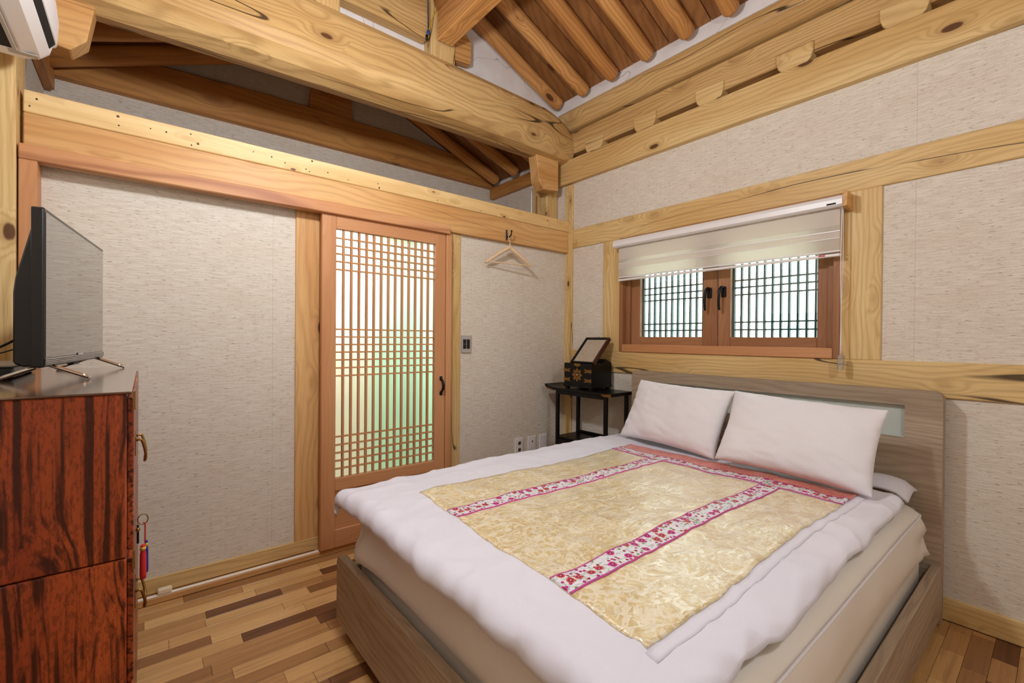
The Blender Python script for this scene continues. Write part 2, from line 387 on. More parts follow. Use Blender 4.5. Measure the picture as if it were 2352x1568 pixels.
# ================================================================== WINDOW WALL (x = 0)
wr = tag(multibox('wall_right', [
    ((0,YR,0),(.16,0,1.19)), ((0,YR,2.10),(.16,0,2.67)), ((.11,YR,2.67),(.16,0,3.3)), ((0,-.60,1.19),(.16,0,2.10)), ((0,YR,1.19),(.16,-2.06,2.10)), ((.0,0,0),(.16,1.3,3.2)),
    ], 'paper'), kind='structure')
box('base_beam', (-.014,YR,0), (.01,0,.105), 'pine', wr, 'y')
box('lower_beam', (-.014,YR,1.037), (.01,-.088,1.205), 'pine', wr, 'y', .004)
box('middle_beam', (-.014,YR,2.095), (.01,-.088,2.258), 'pine', wr, 'y', .004)
box('window_post', (-.013,-.60,1.205), (.01,-.432,2.095), 'pine', wr, 'z')
box('window_post', (-.013,-2.235,1.205), (.01,-2.06,2.095), 'pine', wr, 'z')
box('corner_batten', (-.018,-.088,0), (.01,-.0,2.66), 'pine', wr, 'z')
box('upper_beam', (-.05,YR,2.665), (.1,.06,2.868), 'pine', wr, 'y', .006)
box('purlin_support', (-.03,YR,2.915), (.1,.06,3.10), 'pine_log', wr, 'y', .006)
# rounded purlin resting on its support
pr = [(.055+.16*math.cos(a)*1.0, 3.218+.113*math.sin(a)) for a in [2*PI*(k+.5)/10 for k in range(10)]]
prism('purlin', pr, YR, .2, 'xz', 'pine_log', wr, .008, 'y')
multibox('gap_shadow_board', [((.07,YR,2.866),(.1,.06,2.917))], 'pine_old', wr)
for yc in (-.345,-.835,-1.33,-1.832,-2.315,-2.81,-3.3):
    w = .095
    prism('spacer_block', [(yc-w,2.975),(yc+w,2.975),(yc+w,2.925),(yc+w-.012,2.885),(yc+w-.03,2.866),(yc-w+.03,2.866),(yc-w+.012,2.885),(yc-w,2.925)], -.045, .03, 'yz', 'pine', wr, .003, 'y')
# plaster strip above the purlin, up to the roof boards
multibox('eave_plaster', [((-.10,YR,3.26),(.12,.02,3.46))], 'plaster', wr)

# ================================================================== DOOR WALL (y = 0)
wl = tag(multibox('wall_left', [
    ((-3.34,0,0),(-2.13,.04,2.06)), ((-1.24,0,0),(0,.04,2.06)), ((-2.13,.0,2.02),(-1.24,.04,2.06)), ((-3.34,.0,2.06),(0,.10,2.30)),
    ], 'paper'), kind='structure')
box('top_board', (-3.325,-.045,2.244), (-.018,.12,2.338), 'pine_board', wl, 'x', .004)
M['knot'] = plain('knot_brown', (104,66,36), .7)
for k, (x, z) in enumerate([(-3.284,2.307),(-3.305,2.271),(-3.022,2.316),(-3.019,2.275),(-2.904,2.295),(-2.844,2.296),(-2.746,2.314),(-2.716,2.274),(-2.743,2.26),(-2.469,2.3),(-2.38,2.295),(-2.312,2.279),(-2.168,2.325),(-2.201,2.271),(-2.182,2.261),(-2.079,2.28),(-1.769,2.282),(-1.76,2.258),(-1.336,2.263),(-.812,2.306),(-.769,2.267),(-.964,2.258),(-.275,2.304),(-.254,2.264),(-1.958,2.264)]):
    r = (.004,.0035,.006,.0035,.003)[k%5]
    lathe('knot_peg', [(r,0),(r*.9,.0006)], 'knot' if k%5 == 2 else 'dark', wl, Matrix.Translation((x,-.0449,z)) @ Matrix.Rotation(PI/2,4,'X'), 10)
box('lintel_beam', (-3.325,-.042,2.062), (-.018,.10,2.243), 'pine_warm', wl, 'x', .004)
box('sliding_track', (-3.33,-.105,2.028), (-1.262,-.042,2.092), 'cedar_track', wl, 'x', .004)
box('track_jamb', (-3.33,-.10,.04), (-3.275,-.0,2.03), 'cedar', wl, 'z')
box('door_post_or_light_stop', (-2.245,-.013,.105), (-2.09,.03,2.062), 'pine_warm', wl, 'z')
box('door_post_or_light_stop', (-1.25,-.013,.04), (-1.118,.03,2.062), 'pine', wl, 'z')
box('door_post_or_light_stop', (-2.10,-.037,.035), (-2.045,.03,2.03), 'cedar_dark', wl, 'z')  # added hidden strip, blocks hall light leaking between door stile and post
box('base_beam', (-3.33,-.014,.03), (-1.12,.03,.107), 'pine', wl, 'x')
box('base_beam', (-1.12,-.014,.0), (-.018,.03,.107), 'pine', wl, 'x')
box('door_sill', (-3.33,-.062,0), (-1.20,-.014,.030), 'pine_warm', wl, 'x', .003)
box('sill_track', (-3.33,-.054,.030), (-2.12,-.034,.0345), 'white_strip', wl, 'x', .001)
box('sill_track', (-1.28,-.054,.030), (-1.20,-.034,.0345), 'white_strip', wl, 'x', .001)
box('door_jamb', (-1.282,-.085,.03), (-1.238,-.013,2.035), 'cedar', wl, 'z', .004)
st = box('door_stopper', (-2.872,-.057,.0345), (-2.815,-.027,.062), plain('cream_stop',(238,222,190),.5), None, 'x', .006, 2)
tag(st, 'small cream plastic stopper on the white sill track', 'door stopper')

# ---- sliding lattice door
dr = tag(empty('door_1'), kind='structure')
DY0, DY1 = -.078, -.040
box('stile', (-2.119,DY0,.037), (-2.036,DY1,2.03), 'cedar', dr, 'z', .003)
box('stile', (-1.366,DY0,.037), (-1.285,DY1,2.03), 'cedar', dr, 'z', .003)
box('rail', (-2.036,DY0,1.947), (-1.366,DY1,2.03), 'cedar', dr, 'x', .003)
box('rail', (-2.036,DY0,.378), (-1.366,DY1,.452), 'cedar', dr, 'x', .003)
box('rail', (-2.036,DY0,.037), (-1.366,DY1,.145), 'cedar', dr, 'x', .003)
box('panel', (-2.036,DY0+.016,.145), (-1.366,DY1,.378), 'cedar', dr, 'x', .002)
zs = [1.897,1.849,1.802,1.756,1.708] + [1.348,1.302,1.256,1.210,1.163,1.115,1.067] + [.700,.650,.602,.554,.506]
for z in zs: box('lattice_bar', (-2.036,DY0+.012,z-.0045), (-1.366,DY1-.008,z+.0045), 'cedar', dr, 'x', .001)
for i in range(13):
    x = -2.036+.67*(i+1)/14
    box('lattice_bar', (x-.0062,DY0+.010,.452), (x+.0062,DY1-.008,1.947), 'cedar', dr, 'z', .001)
box('frosted_pane', (-2.036,DY1-.007,.452), (-1.366,DY1-.002,1.947), 'frost', dr, 'z', 0)
hd = empty('handle', (-1.318,DY0,.965), parent=dr)
tube('grip', [(-1.318,DY0-.004,1.03),(-1.318,DY0-.012,1.012),(-1.318,DY0-.032,.99),(-1.318,DY0-.034,.955),(-1.318,DY0-.012,.925),(-1.318,DY0-.004,.905)], .0075, 'blackm', hd, taper=lambda t: .75+.5*math.sin(PI*t))
box('plate', (-1.329,DY0-.006,1.005), (-1.307,DY0,1.034), 'blackm', hd, 'z', .003)
box('plate', (-1.329,DY0-.006,.902), (-1.307,DY0,.929), 'blackm', hd, 'z', .003)

# ---- hall seen through the frosted door, under the loft
hall = tag(multibox('wall_hall', [((-3.42,1.1,0),(-1.35,1.16,2.2)), ((-3.45,.04,0),(-3.38,1.1,2.2))], 'cream_wall'), kind='structure')
multibox('mint_panel', [((-1.35,1.1,0),(0,1.16,2.2)), ((-.9,.16,0),(-.86,1.1,2.2))], 'mint_wall', hall)
hl = empty('hall_lamp', (-1.80,.52,2.2), 'round white ceiling lamp glowing behind the frosted door', 'lamp')
lathe('globe', [(.02,1.92),(.075,1.94),(.10,1.99),(.10,2.05),(.07,2.10),(.03,2.115)], 'bulb_glass', hl, Matrix.Translation((-1.80,.52,0)))
bulb((-1.80,.52,2.015), .075, 66*LAMP_W, (243,250,255), hl)
lathe('base', [(.05,2.115),(.055,2.15),(.06,2.2)], 'white_pl', hl, Matrix.Translation((-1.80,.52,0)))

# ================================================================== LEFT AND REAR WALLS (outside the frame)
wlf = tag(multibox('wall_far_left', [((XL-.1,YR,0),(XL,.04,3.5)), ((XL-.1,.04,2.2),(XL,1.2,3.4))], 'paper'), kind='structure')
wrr = tag(multibox('wall_rear', [((XL-.1,YR-.1,0),(.16,YR,4.4))], 'paper'), kind='structure')
box('upper_beam', (XL,YR,2.665), (XL+.05,-.1,2.868), 'pine', wlf, 'y', .006)
box('loft_beam', (XL,.13,2.78), (XL+.05,1.06,2.90), 'pine_old', wlf, 'y', .006)

# ================================================================== ROOF OF THE ROOM
ceil = tag(empty('ceiling'), kind='structure')
SL = .40; XM = -1.72
def zr(x): return 3.262+SL*(-x-.15)          # underside of the right-hand rafters
zc = lambda x: zr(x)+.058
cs = math.sqrt(1+SL*SL)
for k in range(9):
    y = -.035-.297*k; dj = random.uniform(-.008,.008)
    log('rafter', (-.135,y+dj,zc(-.135)), (XM+.03,y-dj,zc(XM+.03)), .052, .058, 'pine_raft', ceil, 20, .012, .03)
for k in range(5):
    y = -.035-.297*k
    log('rafter', (2*XM+.135,y,zc(-.135)), (XM-.03,y,zc(XM+.03)), .052, .058, 'pine_raft', ceil, 14, .012, .03)
# roof boards: one board over each gap, following the slope
for sgn in (1,-1):
    for k in range(15):
        y1 = .11-.297*k; y0 = y1-.295
        if y0 < YR: break
        for h in range(2):
            a, b = (y1-.147*h, y1-.147*(h+1)+.001)
            pts = [(-.02,zr(-.02)+.112),(XM,zr(XM)+.112),(XM,zr(XM)+.135),(-.02,zr(-.02)+.135)]
            if sgn < 0: pts = [(2*XM-x, z) for x, z in pts]
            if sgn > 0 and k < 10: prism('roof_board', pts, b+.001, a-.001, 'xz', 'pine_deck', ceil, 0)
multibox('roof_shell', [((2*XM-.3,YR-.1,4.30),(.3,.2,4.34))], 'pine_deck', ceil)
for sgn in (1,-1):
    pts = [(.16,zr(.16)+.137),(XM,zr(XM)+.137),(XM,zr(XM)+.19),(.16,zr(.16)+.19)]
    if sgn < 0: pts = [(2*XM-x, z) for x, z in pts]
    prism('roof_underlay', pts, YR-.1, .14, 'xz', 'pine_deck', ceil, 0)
# gable plaster above the crossbeam
prism('gable_plaster', [(.0,3.0),(.0,zr(0)+.14),(XM,zr(XM)+.14),(2*XM,zr(0)+.14),(2*XM,3.0)], .02, .10, 'xz', 'plaster', ceil, 0)
box('middle_purlin', (-1.385,YR,3.325), (-1.265,-.11,3.52), 'pine_raft', ceil, 'y', .005)
box('middle_purlin', (2*XM+1.265,YR,3.325), (2*XM+1.385,-.11,3.52), 'pine_raft', ceil, 'y', .005)
for x0, x1 in ((-1.385,-1.265), (2*XM+1.265,2*XM+1.385)): log('round_purlin', ((x0+x1)/2,-.10,3.60), ((x0+x1)/2,YR,3.60), .085, .085, 'pine_raft', ceil, 16)

# ---- the crossbeam with its little posts
cb = empty('cross_beam', (-1.7,.04,2.75), 'huge pale log crossbeam running along the room above the sliding door', 'beam')
prof = [(-.06,1.),(-.115,.955),(-.135,.86),(-.14,.34),(-.125,.19),(-.07,.06),(.02,.0),(.10,.03),(.17,.12),(.205,.3),(.21,.85),(.18,.96),(.12,1.)]
vs, fs = [], []; NX = 40; npf = len(prof)
for i in range(NX+1):
    t = i/NX; x = -3.40+3.37*t
    zb = 2.772+.068*t+.018*math.sin(PI*t); zt = 3.235-.035*t+.01*math.sin(PI*t)
    e = max(0, (t-.90)/.10); zt -= .115*e*e; 
    for (py, pz) in prof:
        w = .012*mnoise.noise((x*1.3, py*4, pz*2)); wy = 1-.18*e
        vs.append((x, .035+(py-.035)*wy+w, zb+(zt-zb)*pz+.6*w))
for i in range(NX):
    for k in range(npf): fs.append((i*npf+k, (i+1)*npf+k, (i+1)*npf+(k+1)%npf, i*npf+(k+1)%npf))
fs.append(tuple(range(npf))); fs.append(tuple(NX*npf+k for k in range(npf-1,-1,-1)))
bl = link('beam_log', mesh(vs, fs), 'pine_log', cb, None)
for x0 in (-1.415, 2*XM+1.225):
    box('short_post', (x0,-.085,3.19), (x0+.19,.03,3.78), 'pine', cb, 'z', .006)
box('tie_beam', (-2.04,-.07,3.335), (-1.425,.02,3.60), 'pine_log', cb, 'x', .012, 2)
prism('bracket_plate', [(-1.225,3.285),(-1.075,3.30),(-1.07,3.46),(-1.11,3.50),(-1.225,3.50)], -.062, .0, 'xz', 'pine_raft', cb, .004)

# ---- timber posts carrying the crossbeam
def tpost(lab, x0, x1, y0, y1, sgn):
    p = empty('timber_column', ((x0+x1)/2,(y0+y1)/2,0), lab, 'post', 'posts under the crossbeam')
    box('shaft', (x0,y0,0), (x1,y1,2.70), 'pine', p, 'z', .012)
    xm = (x0+x1)/2
    box('neck', (x0+.012,y0+.02,2.70), (x1-.012,y1-.02,2.79), 'pine_board', p, 'z', .01)
    prism('cap', [(x0+.005,2.79),(x1-.005,2.79),(x1+.035,2.85),(x1+.035,2.90),(x0-.035,2.90),(x0-.035,2.85)], y0+.0, y1, 'xz', 'pine_warm', p, .006)
    xe = x0 if sgn < 0 else x1
    q = lambda d: xe+sgn*d
    prism('bracket', [(q(-.02),2.875),(q(.245),2.875),(q(.205),2.63),(q(.15),2.57),(q(-.02),2.59)], -.02, .085, 'xz', 'pine_warm', p, .004)
    return p
tpost('square pine corner post beside the window wall, under the right end of the crossbeam', -.145, -.002, .105, .30, -1)
tpost('pale pine post in the far-left corner below the air conditioner', -3.50, -3.335, -.12, .09, 1)
cp = tube('conduit', [(-.318,.115,2.34),(-.318,.115,2.45),(-.318,.115,2.60)], .008, 'steel', None)
tag(cp, 'thin silver conduit pipe beside the corner post above the partition', 'pipe')

# ================================================================== LOFT OVER THE HALL
fl2 = tag(multibox('floor_loft', [((-3.40,.10,2.20),(0,1.1,2.30))], 'pine_old'), kind='structure')
wlo = tag(multibox('wall_loft', [((-3.45,1.10,2.2),(.1,1.2,3.75))], 'paper'), kind='structure')
ZL = 2.868
def zl(x): return ZL+.40*(-x-.10)
prism('loft_crossbeam', [(-3.39,2.87),(-1.7,2.885),(-.05,2.895),(-.05,2.925),(-.25,3.03),(-.50,3.13),(-1.0,3.155),(-2.2,3.15),(-2.85,3.12),(-3.15,3.05),(-3.39,2.95)], 1.03, 1.12, 'xz', 'pine_old', wlo, .008)
prism('king_post', [(-1.90,3.14),(-1.535,3.145),(-1.575,3.42),(-1.86,3.42)], 1.05, 1.12, 'xz', 'pine_old', wlo, .004)
box('loft_ridge_beam', (-1.80,.08,3.285), (-1.62,1.05,3.46), 'pine_old', wlo, 'y', .006)
box('loft_eave_beam', (-.055,.30,2.79), (.05,1.09,2.905), 'pine_old', wlo, 'y', .006)
multibox('loft_plaster', [((-.03,.02,2.905),(.1,1.1,3.1)), ((-3.45,.1,2.905),(-3.40,1.1,3.1))], 'plaster', wlo)
for y in (.90,.585,.27):
    log('rafter', (-.10,y,zl(-.10)+.055), (XM+.02,y,zl(XM)+.055), .054, .058, 'pine_old', wlo, 16, .01, .03)
    log('rafter', (2*XM+.02,y,zl(-.02)+.055), (XM-.02,y,zl(XM)+.055), .058, .058, 'pine_old', wlo, 16, .01, 0)
for sgn in (1,-1):
    for k in range(4):
        y0, y1 = .04+.265*k, .04+.265*(k+1)-.003
        pts = [(.08,zl(.08)+.11),(XM,zl(XM)+.11),(XM,zl(XM)+.135),(.08,zl(.08)+.135)]
        if sgn < 0: pts = [(2*XM-x, z) for x, z in pts]
        prism('roof_board', pts, y0, y1, 'xz', 'pine_deck', wlo, 0)

# ================================================================== WINDOW
wn = tag(empty('window_1'), kind='structure')
FX0, FX1 = -.012, .14
box('frame_jamb', (FX0-.006,-.632,1.205), (FX1,-.600,2.095), 'cedar_dark', wn, 'z', .002)
box('frame_jamb', (FX0-.006,-2.06,1.205), (FX1,-2.028,2.095), 'cedar_dark', wn, 'z', .002)
box('frame_head', (FX0,-2.028,2.06), (FX1,-.632,2.095), 'cedar_dark', wn, 'y', .002)
box('window_sill', (-.024,-2.028,1.205), (FX1,-.632,1.263), 'cedar', wn, 'y', .003)
box('inner_stop', (.025,-.668,1.263), (FX1,-.632,2.06), 'cedar_dark', wn, 'z', .002)
box('inner_stop', (.025,-2.028,1.263), (FX1,-1.992,2.06), 'cedar_dark', wn, 'z', .002)
def sash(y0, y1, g0, g1, lab):
    s = empty('sash', (.06,(y0+y1)/2,1.26), parent=wn)
    a, b = .045, .10
    box('sash_stile', (a,min(y0,g0),1.255), (b,max(y0,g0),2.05), 'cedar_dark', s, 'z', .004)
    box('sash_stile', (a,min(y1,g1),1.255), (b,max(y1,g1),2.05), 'cedar_dark', s, 'z', .004)
    box('sash_rail', (a,g1,1.255), (b,g0,1.322), 'cedar_dark', s, 'y', .004)
    box('sash_rail', (a,g1,1.99), (b,g0,2.05), 'cedar_dark', s, 'y', .004)
    box('pane', (.066,g1,1.322), (.070,g0,1.99), 'glass', s, 'z', 0)
    n = 10
    for i in range(n+1):
        y = g0+(g1-g0)*(i+.12)/(n+.55)
        box('lattice_bar', (.085,y-.0052,1.322), (.106,y+.0052,1.99), 'lattice_out', s, 'z', 0)
    for z in (1.370,1.419,1.598,1.645,1.692,1.88,1.93):
        box('lattice_bar', (.088,g1,z-.0042), (.104,g0,z+.0042), 'lattice_out', s, 'y', 0)
    hy = (y1+g1)/2 if abs(y1+1.36) < .03 else (y0+g0)/2
    h = empty('window_handle', (a,hy,1.62), parent=s)
    box('rose', (a-.014,hy-.016,1.585), (a,hy+.016,1.655), 'blackm', h, 'z', .006, 2)
    tube('lever', [(a-.010,hy,1.645),(a-.035,hy,1.648),(a-.052,hy+.004,1.628),(a-.056,hy+.008,1.58),(a-.052,hy+.010,1.53),(a-.045,hy+.010,1.50)], .010, 'blackm', h, taper=lambda t: 1.1-.35*t)
sash(-.668, -1.356, -.748, -1.255, 'l'); sash(-1.362, -1.992, -1.442, -1.936, 'r')

# ---- roller blind
bl = empty('roller_blind', (-.06,-1.35,1.75), 'pale grey striped roller blind half lowered over the window', 'blind')
hp = [(-.015,2.068),(-.075,2.072),(-.100,2.064),(-.112,2.045),(-.112,2.018),(-.098,2.008),(-.015,2.008)]
prism('headrail', hp, -2.09, -.604, 'xz', 'white_pl', bl, 0)
prism('end_cap', [(-.008,2.078),(-.11,2.082),(-.118,2.002),(-.008,1.99)], -2.112, -2.092, 'xz', 'pine_warm', bl, .002)
for i, (z0, z1, mt) in enumerate(((1.915,2.01,'blind_a'),(1.888,1.915,'blind_b'),(1.85,1.888,'blind_a'),(1.775,1.85,'blind_b'))):
    box('fabric_stripe', (-.071,-2.072,z0), (-.0695,-.632,z1), mt, bl, 'y', 0)
box('fabric_back', (-.050,-2.072,1.775), (-.0488,-.632,2.01), 'blind_b', bl, 'y', 0)
box('fold_line', (-.0735,-2.072,1.884), (-.0712,-.632,1.889), 'white_pl', bl, 'y', 0)
box('fold_line', (-.0735,-2.072,1.848), (-.0712,-.632,1.851), 'white_pl', bl, 'y', 0)
box('bottom_bar', (-.076,-2.074,1.752), (-.048,-.630,1.767), 'white_pl', bl, 'y', .003)
box('hem_bar', (-.075,-2.074,1.776), (-.066,-.630,1.784), 'white_pl', bl, 'y', .002)
box('maker_tag', (-.0770,-2.006,1.757), (-.0758,-1.975,1.765), plain('red_tag',(190,60,60),.5), bl, 'y', 0)
box('clip', (-.1135,-2.062,2.020), (-.1115,-2.02,2.028), 'dark', bl, 'y', .0005)
tube('cord', [(-.085,-2.083,2.01),(-.086,-2.080,1.7),(-.084,-2.083,1.45),(-.086,-2.082,1.225)], .0022, 'white_pl', bl, 6)
tube('cord', [(-.070,-2.084,2.01),(-.074,-2.086,1.7),(-.070,-2.080,1.45),(-.074,-2.086,1.225)], .0022, 'white_pl', bl, 6)
box('cord_weight', (-.094,-2.098,1.148), (-.064,-2.070,1.228), 'acrylic', bl, 'z', .008, 2)

# ================================================================== BED
bed = empty('bed_frame', (-1.2,-1.64,0), 'grey-brown wood bed frame with tall headboard under the window', 'bed')
BY0, BY1 = -2.485, -.805
def rrect(y0, y1, z0, z1, r, n=5):
    pts = [(y0,z0)]
    for cx, cz, a0 in ((y0+r,z1-r,PI),(y1-r,z1-r,PI/2)):
        for i in range(n+1): a = a0-(PI/2)*i/n; pts.append((cx+r*math.cos(a), cz+r*math.sin(a)))
    pts.append((y1,z0)); return pts
# headboard with a long recessed opening
hb = empty('headboard', (-.1,-1.64,0), parent=bed)
prism('headboard_panel', rrect(BY0,BY1,.02,1.073,.035), -.085, -.055, 'yz', 'bedwood', hb, .002, 'y')
HX0, HX1 = -.125, -.085
NY0, NY1, NZ0, NZ1 = -2.352, -.952, .846, 1.0
vsr = rrect(BY0,BY1,.02,1.073,.035)
bm = bmesh.new()
def ringface(x):
    o = [bm.verts.new((x,y,z)) for y,z in vsr]; i = [bm.verts.new((x,y,z)) for y,z in ((NY0,NZ0),(NY0,NZ1),(NY1,NZ1),(NY1,NZ0))]
    return o, i
of, inf = ringface(HX0); ob, inb = ringface(HX1)
no = len(of); h = no//2
for o, i in ((of,inf),(ob,inb)):
    # split the ring into bottom, left, top, right faces
    lft = o[1:1+6]; rgt = o[7:7+6]
    bm.faces.new([o[0], o[-1], i[3], i[0]]); bm.faces.new([o[0], i[0], i[1]]+lft[::-1]); bm.faces.new([lft[-1], i[1], i[2], rgt[0]]); bm.faces.new([o[-1]]+rgt[::-1]+[i[2], i[3]])
for k in range(no): bm.faces.new((of[k], of[(k+1)%no], ob[(k+1)%no], ob[k]))
for k in range(4): bm.faces.new((inf[k], inf[(k+1)%4], inb[(k+1)%4], inb[k]))
Ri = ROT['y'].to_3x3().inverted(); c = Vector((-.1,-1.64,.55))
for v in bm.verts: v.co = Ri@(v.co-c)
link('headboard_front', frombm(bm), 'bedwood', hb, Matrix.Translation(c)@ROT['y'])
box('glass_insert', (-.095,NY0+.001,NZ0+.001), (-.086,NY1-.001,NZ1-.001), 'milk', hb, 'y', 0)
box('glass_ledge', (-.122,NY0+.001,NZ0+.0005), (-.095,NY1-.001,NZ0+.006), 'milk', hb, 'y', .001)
prism('footboard', [(BY0,.045),(BY0,.30),(BY0+.012,.325),(BY0+.035,.335),(BY1-.02,.335),(BY1+.003,.325),(BY1+.015,.30),(BY1+.015,.045)], -2.258, -2.222, 'yz', 'bedwood', bed, .003, 'y')
box('side_rail', (-2.222,BY0,.05), (-.125,BY0+.035,.285), 'bedwood', bed, 'x', .004)
box('side_rail', (-2.222,BY1-.035,.05), (-.125,BY1,.285), 'bedwood', bed, 'x', .004)
box('slat_deck', (-2.222,BY0+.035,.17), (-.125,BY1-.035,.20), 'bedwood', bed, 'x', .002)
for x in (-2.20,-.19):
    for y in (BY0+.06,BY1-.06): box('leg', (x-.03,y-.03,0), (x+.03,y+.03,.05), 'dark', bed, 'z', .002)

def grid(name, nu, nv, fn, mat, parent, solid=0, uvs=None, thick_off=-1, closed=False):
    vs = [fn(i/nu, j/nv) for i in range(nu+1) for j in range(nv+1)]
    fs = [(i*(nv+1)+j, (i+1)*(nv+1)+j, (i+1)*(nv+1)+j+1, i*(nv+1)+j+1) for i in range(nu) for j in range(nv)]
    me = mesh(vs, fs)
    if uvs:
        ul = me.uv_layers.new(name='UVMap')
        for l in me.loops: i, j = divmod(l.vertex_index, nv+1); ul.data[l.index].uv = uvs(i/nu, j/nv)
    o = link(name, me, mat, parent, None, True)
    if solid:
        m = o.modifiers.new('solid','SOLIDIFY'); m.thickness = solid; m.offset = thick_off
    return o
fn3 = lambda x, y, z: mnoise.noise((x, y, z))
# ---- mattress: rounded slab with bulging sides and pulled wrinkles
MX0, MX1, MY0, MY1, MZ0, MZ1 = -2.188, -.168, -2.425, -.848, .205, .560
mt = empty('mattress', (-1.17,-1.62,.2), 'thick mattress in a cream satin fitted sheet on the bed frame', 'mattress')
def mattress_side(u, v):
    # u runs round the outline, v from bottom to top
    r = .09; per = [(MX0,MY0),(MX1,MY0),(MX1,MY1),(MX0,MY1)]
    segs = []; 
    def corner(cx, cy, a0): return [(cx+r*math.cos(a0+PI/2*k/8), cy+r*math.sin(a0+PI/2*k/8), a0+PI/2*k/8) for k in range(9)]
    return None
def outline(n):
    r = .085; pts = []
    cs4 = ((MX1-r,MY0+r,-PI/2),(MX1-r,MY1-r,0),(MX0+r,MY1-r,PI/2),(MX0+r,MY0+r,PI))
    for q in range(4):
        cx, cy, a0 = cs4[q]; nx, ny, na = cs4[(q+1)%4]
        for k in range(9): a = a0+PI/2*k/8; pts.append((cx+r*math.cos(a), cy+r*math.sin(a), math.cos(a), math.sin(a)))
        a = a0+PI/2; p = (cx+r*math.cos(a), cy+r*math.sin(a)); e = (nx+r*math.cos(a), ny+r*math.sin(a))
        for k in range(1, n): t = k/n; pts.append((p[0]+(e[0]-p[0])*t, p[1]+(e[1]-p[1])*t, math.cos(a), math.sin(a)))
    return pts
ol = outline(34); NV = 16; vs, fs = [], []; no = len(ol)
for j in range(NV+1):
    v = j/NV
    z = MZ0+(MZ1-MZ0)*v; ins = 0
    if v > .86: q = (v-.86)/.14; ins = .045*(1-math.sqrt(max(0,1-q*q))); 
    for (x, y, nx, ny) in ol:
        cxd = min(abs(x-MX0), abs(x-MX1)); cyd = min(abs(y-MY0), abs(y-MY1))
        cor = math.exp(-((cxd+cyd)/.28)**2)
        s = x*ny*1.0+y*nx*1.0
        dia = fn3((x+y)*1.6+z*9*(1 if nx*ny >= 0 else -1), z*10, 4)*.026*(.3+1.5*cor)+fn3(x*3.1, y*3.1, z*5)*.008
        dia += .009*math.sin((s*4+z*30)+4*fn3(x*1.5,y*1.5,0))*(.25+1.2*cor)
        b = .018*math.sin(PI*min(1, v/.9))-ins+dia*math.sin(PI*min(1,v*.98+.02))
        if z < .345: b = min(b, .004)
        if nx > .3: b = min(b, .025)
        vs.append((x+nx*b, y+ny*b, z))
for j in range(NV):
    for k in range(no): fs.append((j*no+k, j*no+(k+1)%no, (j+1)*no+(k+1)%no, (j+1)*no+k))
fs.append(tuple(range(no-1,-1,-1))); fs.append(tuple(NV*no+k for k in range(no)))
link('sheet', mesh(vs, fs), 'sheet', mt, None, True)
tube('piping', [(x+nx*.006, y+ny*.006, .524+.004*fn3(x*3,y*3,1)) for (x,y,nx,ny) in (ol[60:]+ol[:60])[::3]+[ol[60]]], .0045, 'pillow', mt, 6, 2)

# ---- duvet: one surface function shared by the cover and its sewn panels
DTOP = .628; DXF, DXH = -2.225, -.25; DYL, DYR_ = -.835, -2.355
def edge(a, flat, r, drop):
    """a: arc length past the flat edge -> (out, down)"""
    if a <= 0: return 0, 0
    if a < r*PI/2: t = a/r; return r*math.sin(t), r*(1-math.cos(t))
    return r, r+(a-r*PI/2)
def duv(x, y, off=0.):
    # x from DXF-overhang .. DXH ; y from right overhang .. left overhang (arc coordinates)
    ox = oz = oy = 0
    if x < DXF: o, d = edge(DXF-x, 0, .045, 0); X = DXF-o; oz += d; ox = -1
    else: X = x
    if y < DYR_: o, d = edge(DYR_-y, 0, .07, 0); Y = DYR_-o; oz += d
    elif y > DYL: o, d = edge(y-DYL, 0, .035, 0); Y = DYL+o; oz += d
    else: Y = y
    flat = 1.
    z = DTOP-oz
    puff = .014*fn3(x*1.7, y*1.9, 2.)+.007*fn3(x*4.2+5, y*5.0, 1.)+.0035*fn3(x*11, y*9, 7.)
    ed = math.exp(-max(0,x-DXF)/.22)+math.exp(-max(0,y-DYR_)/.16)+.6*math.exp(-max(0,DYL-y)/.16)
    f1 = 1-abs(fn3(x*2.6+y*5.5, y*2.2-x*3.0, 11.))*2.4; f2 = 1-abs(fn3(x*7-y*3, y*7.5, 17.))*2.6
    puff += (.007*max(0,f1)**2+.004*max(0,f2)**2)*min(1.3,ed)+.003*max(0,f2)**2
    z += puff
    rid = .010*fn3(x*6+y*2, y*1.5, 3)
    wv = .016*fn3(x*3.2, z*2, 5)+.006*fn3(x*6.5, 3, y*4)
    if y < DYR_: Y += -wv*min(1,(DYR_-y)/.06)*.8
    if x < DXF: X += (.016*fn3(y*4, 2, 2)+.007*fn3(y*8, 2, 6))*min(1,(DXF-x)/.05)
    n = Vector((0,0,1))
    return (X, Y, z+off)
dv = empty('duvet', (-1.2,-1.6,.6), 'white duvet with a gold brocade centre and floral ribbons spread over the bed', 'duvet')
def duvfn(u, v):
    yv = max(0., 1-v); xh = DXH-.16*yv*yv
    x = (DXF-.085)+(xh-DXF+.085)*u
    hang = .078+.016*fn3(x*2.3, 1, 1)+.010*fn3(x*4.5, 4, 1)-.02*u
    ylo = DYR_-hang; yhi = DYL+.07+.012*fn3(x*3, 8, 8)
    return duv(x, ylo+(yhi-ylo)*v)
dc = grid('cover', 150, 130, duvfn, 'duvet', dv, .032)
def skew(x, y): return x-.085*((y+1.09)/-1.17)*max(0,min(1,(x+.7)/-1.3)), y+.012*math.sin(x*4+y*3)
def patch(name, x0, x1, y0, y1, mat, off, nu, nv, uvs=None, parent=dv, solid=.004):
    return grid(name, nu, nv, lambda u, v: duv(*skew(x0+(x1-x0)*u, y0+(y1-y0)*v), off), mat, parent, solid, uvs)
GX0, GX1, GY0, GY1 = -2.0, -.70, -2.262, -1.085
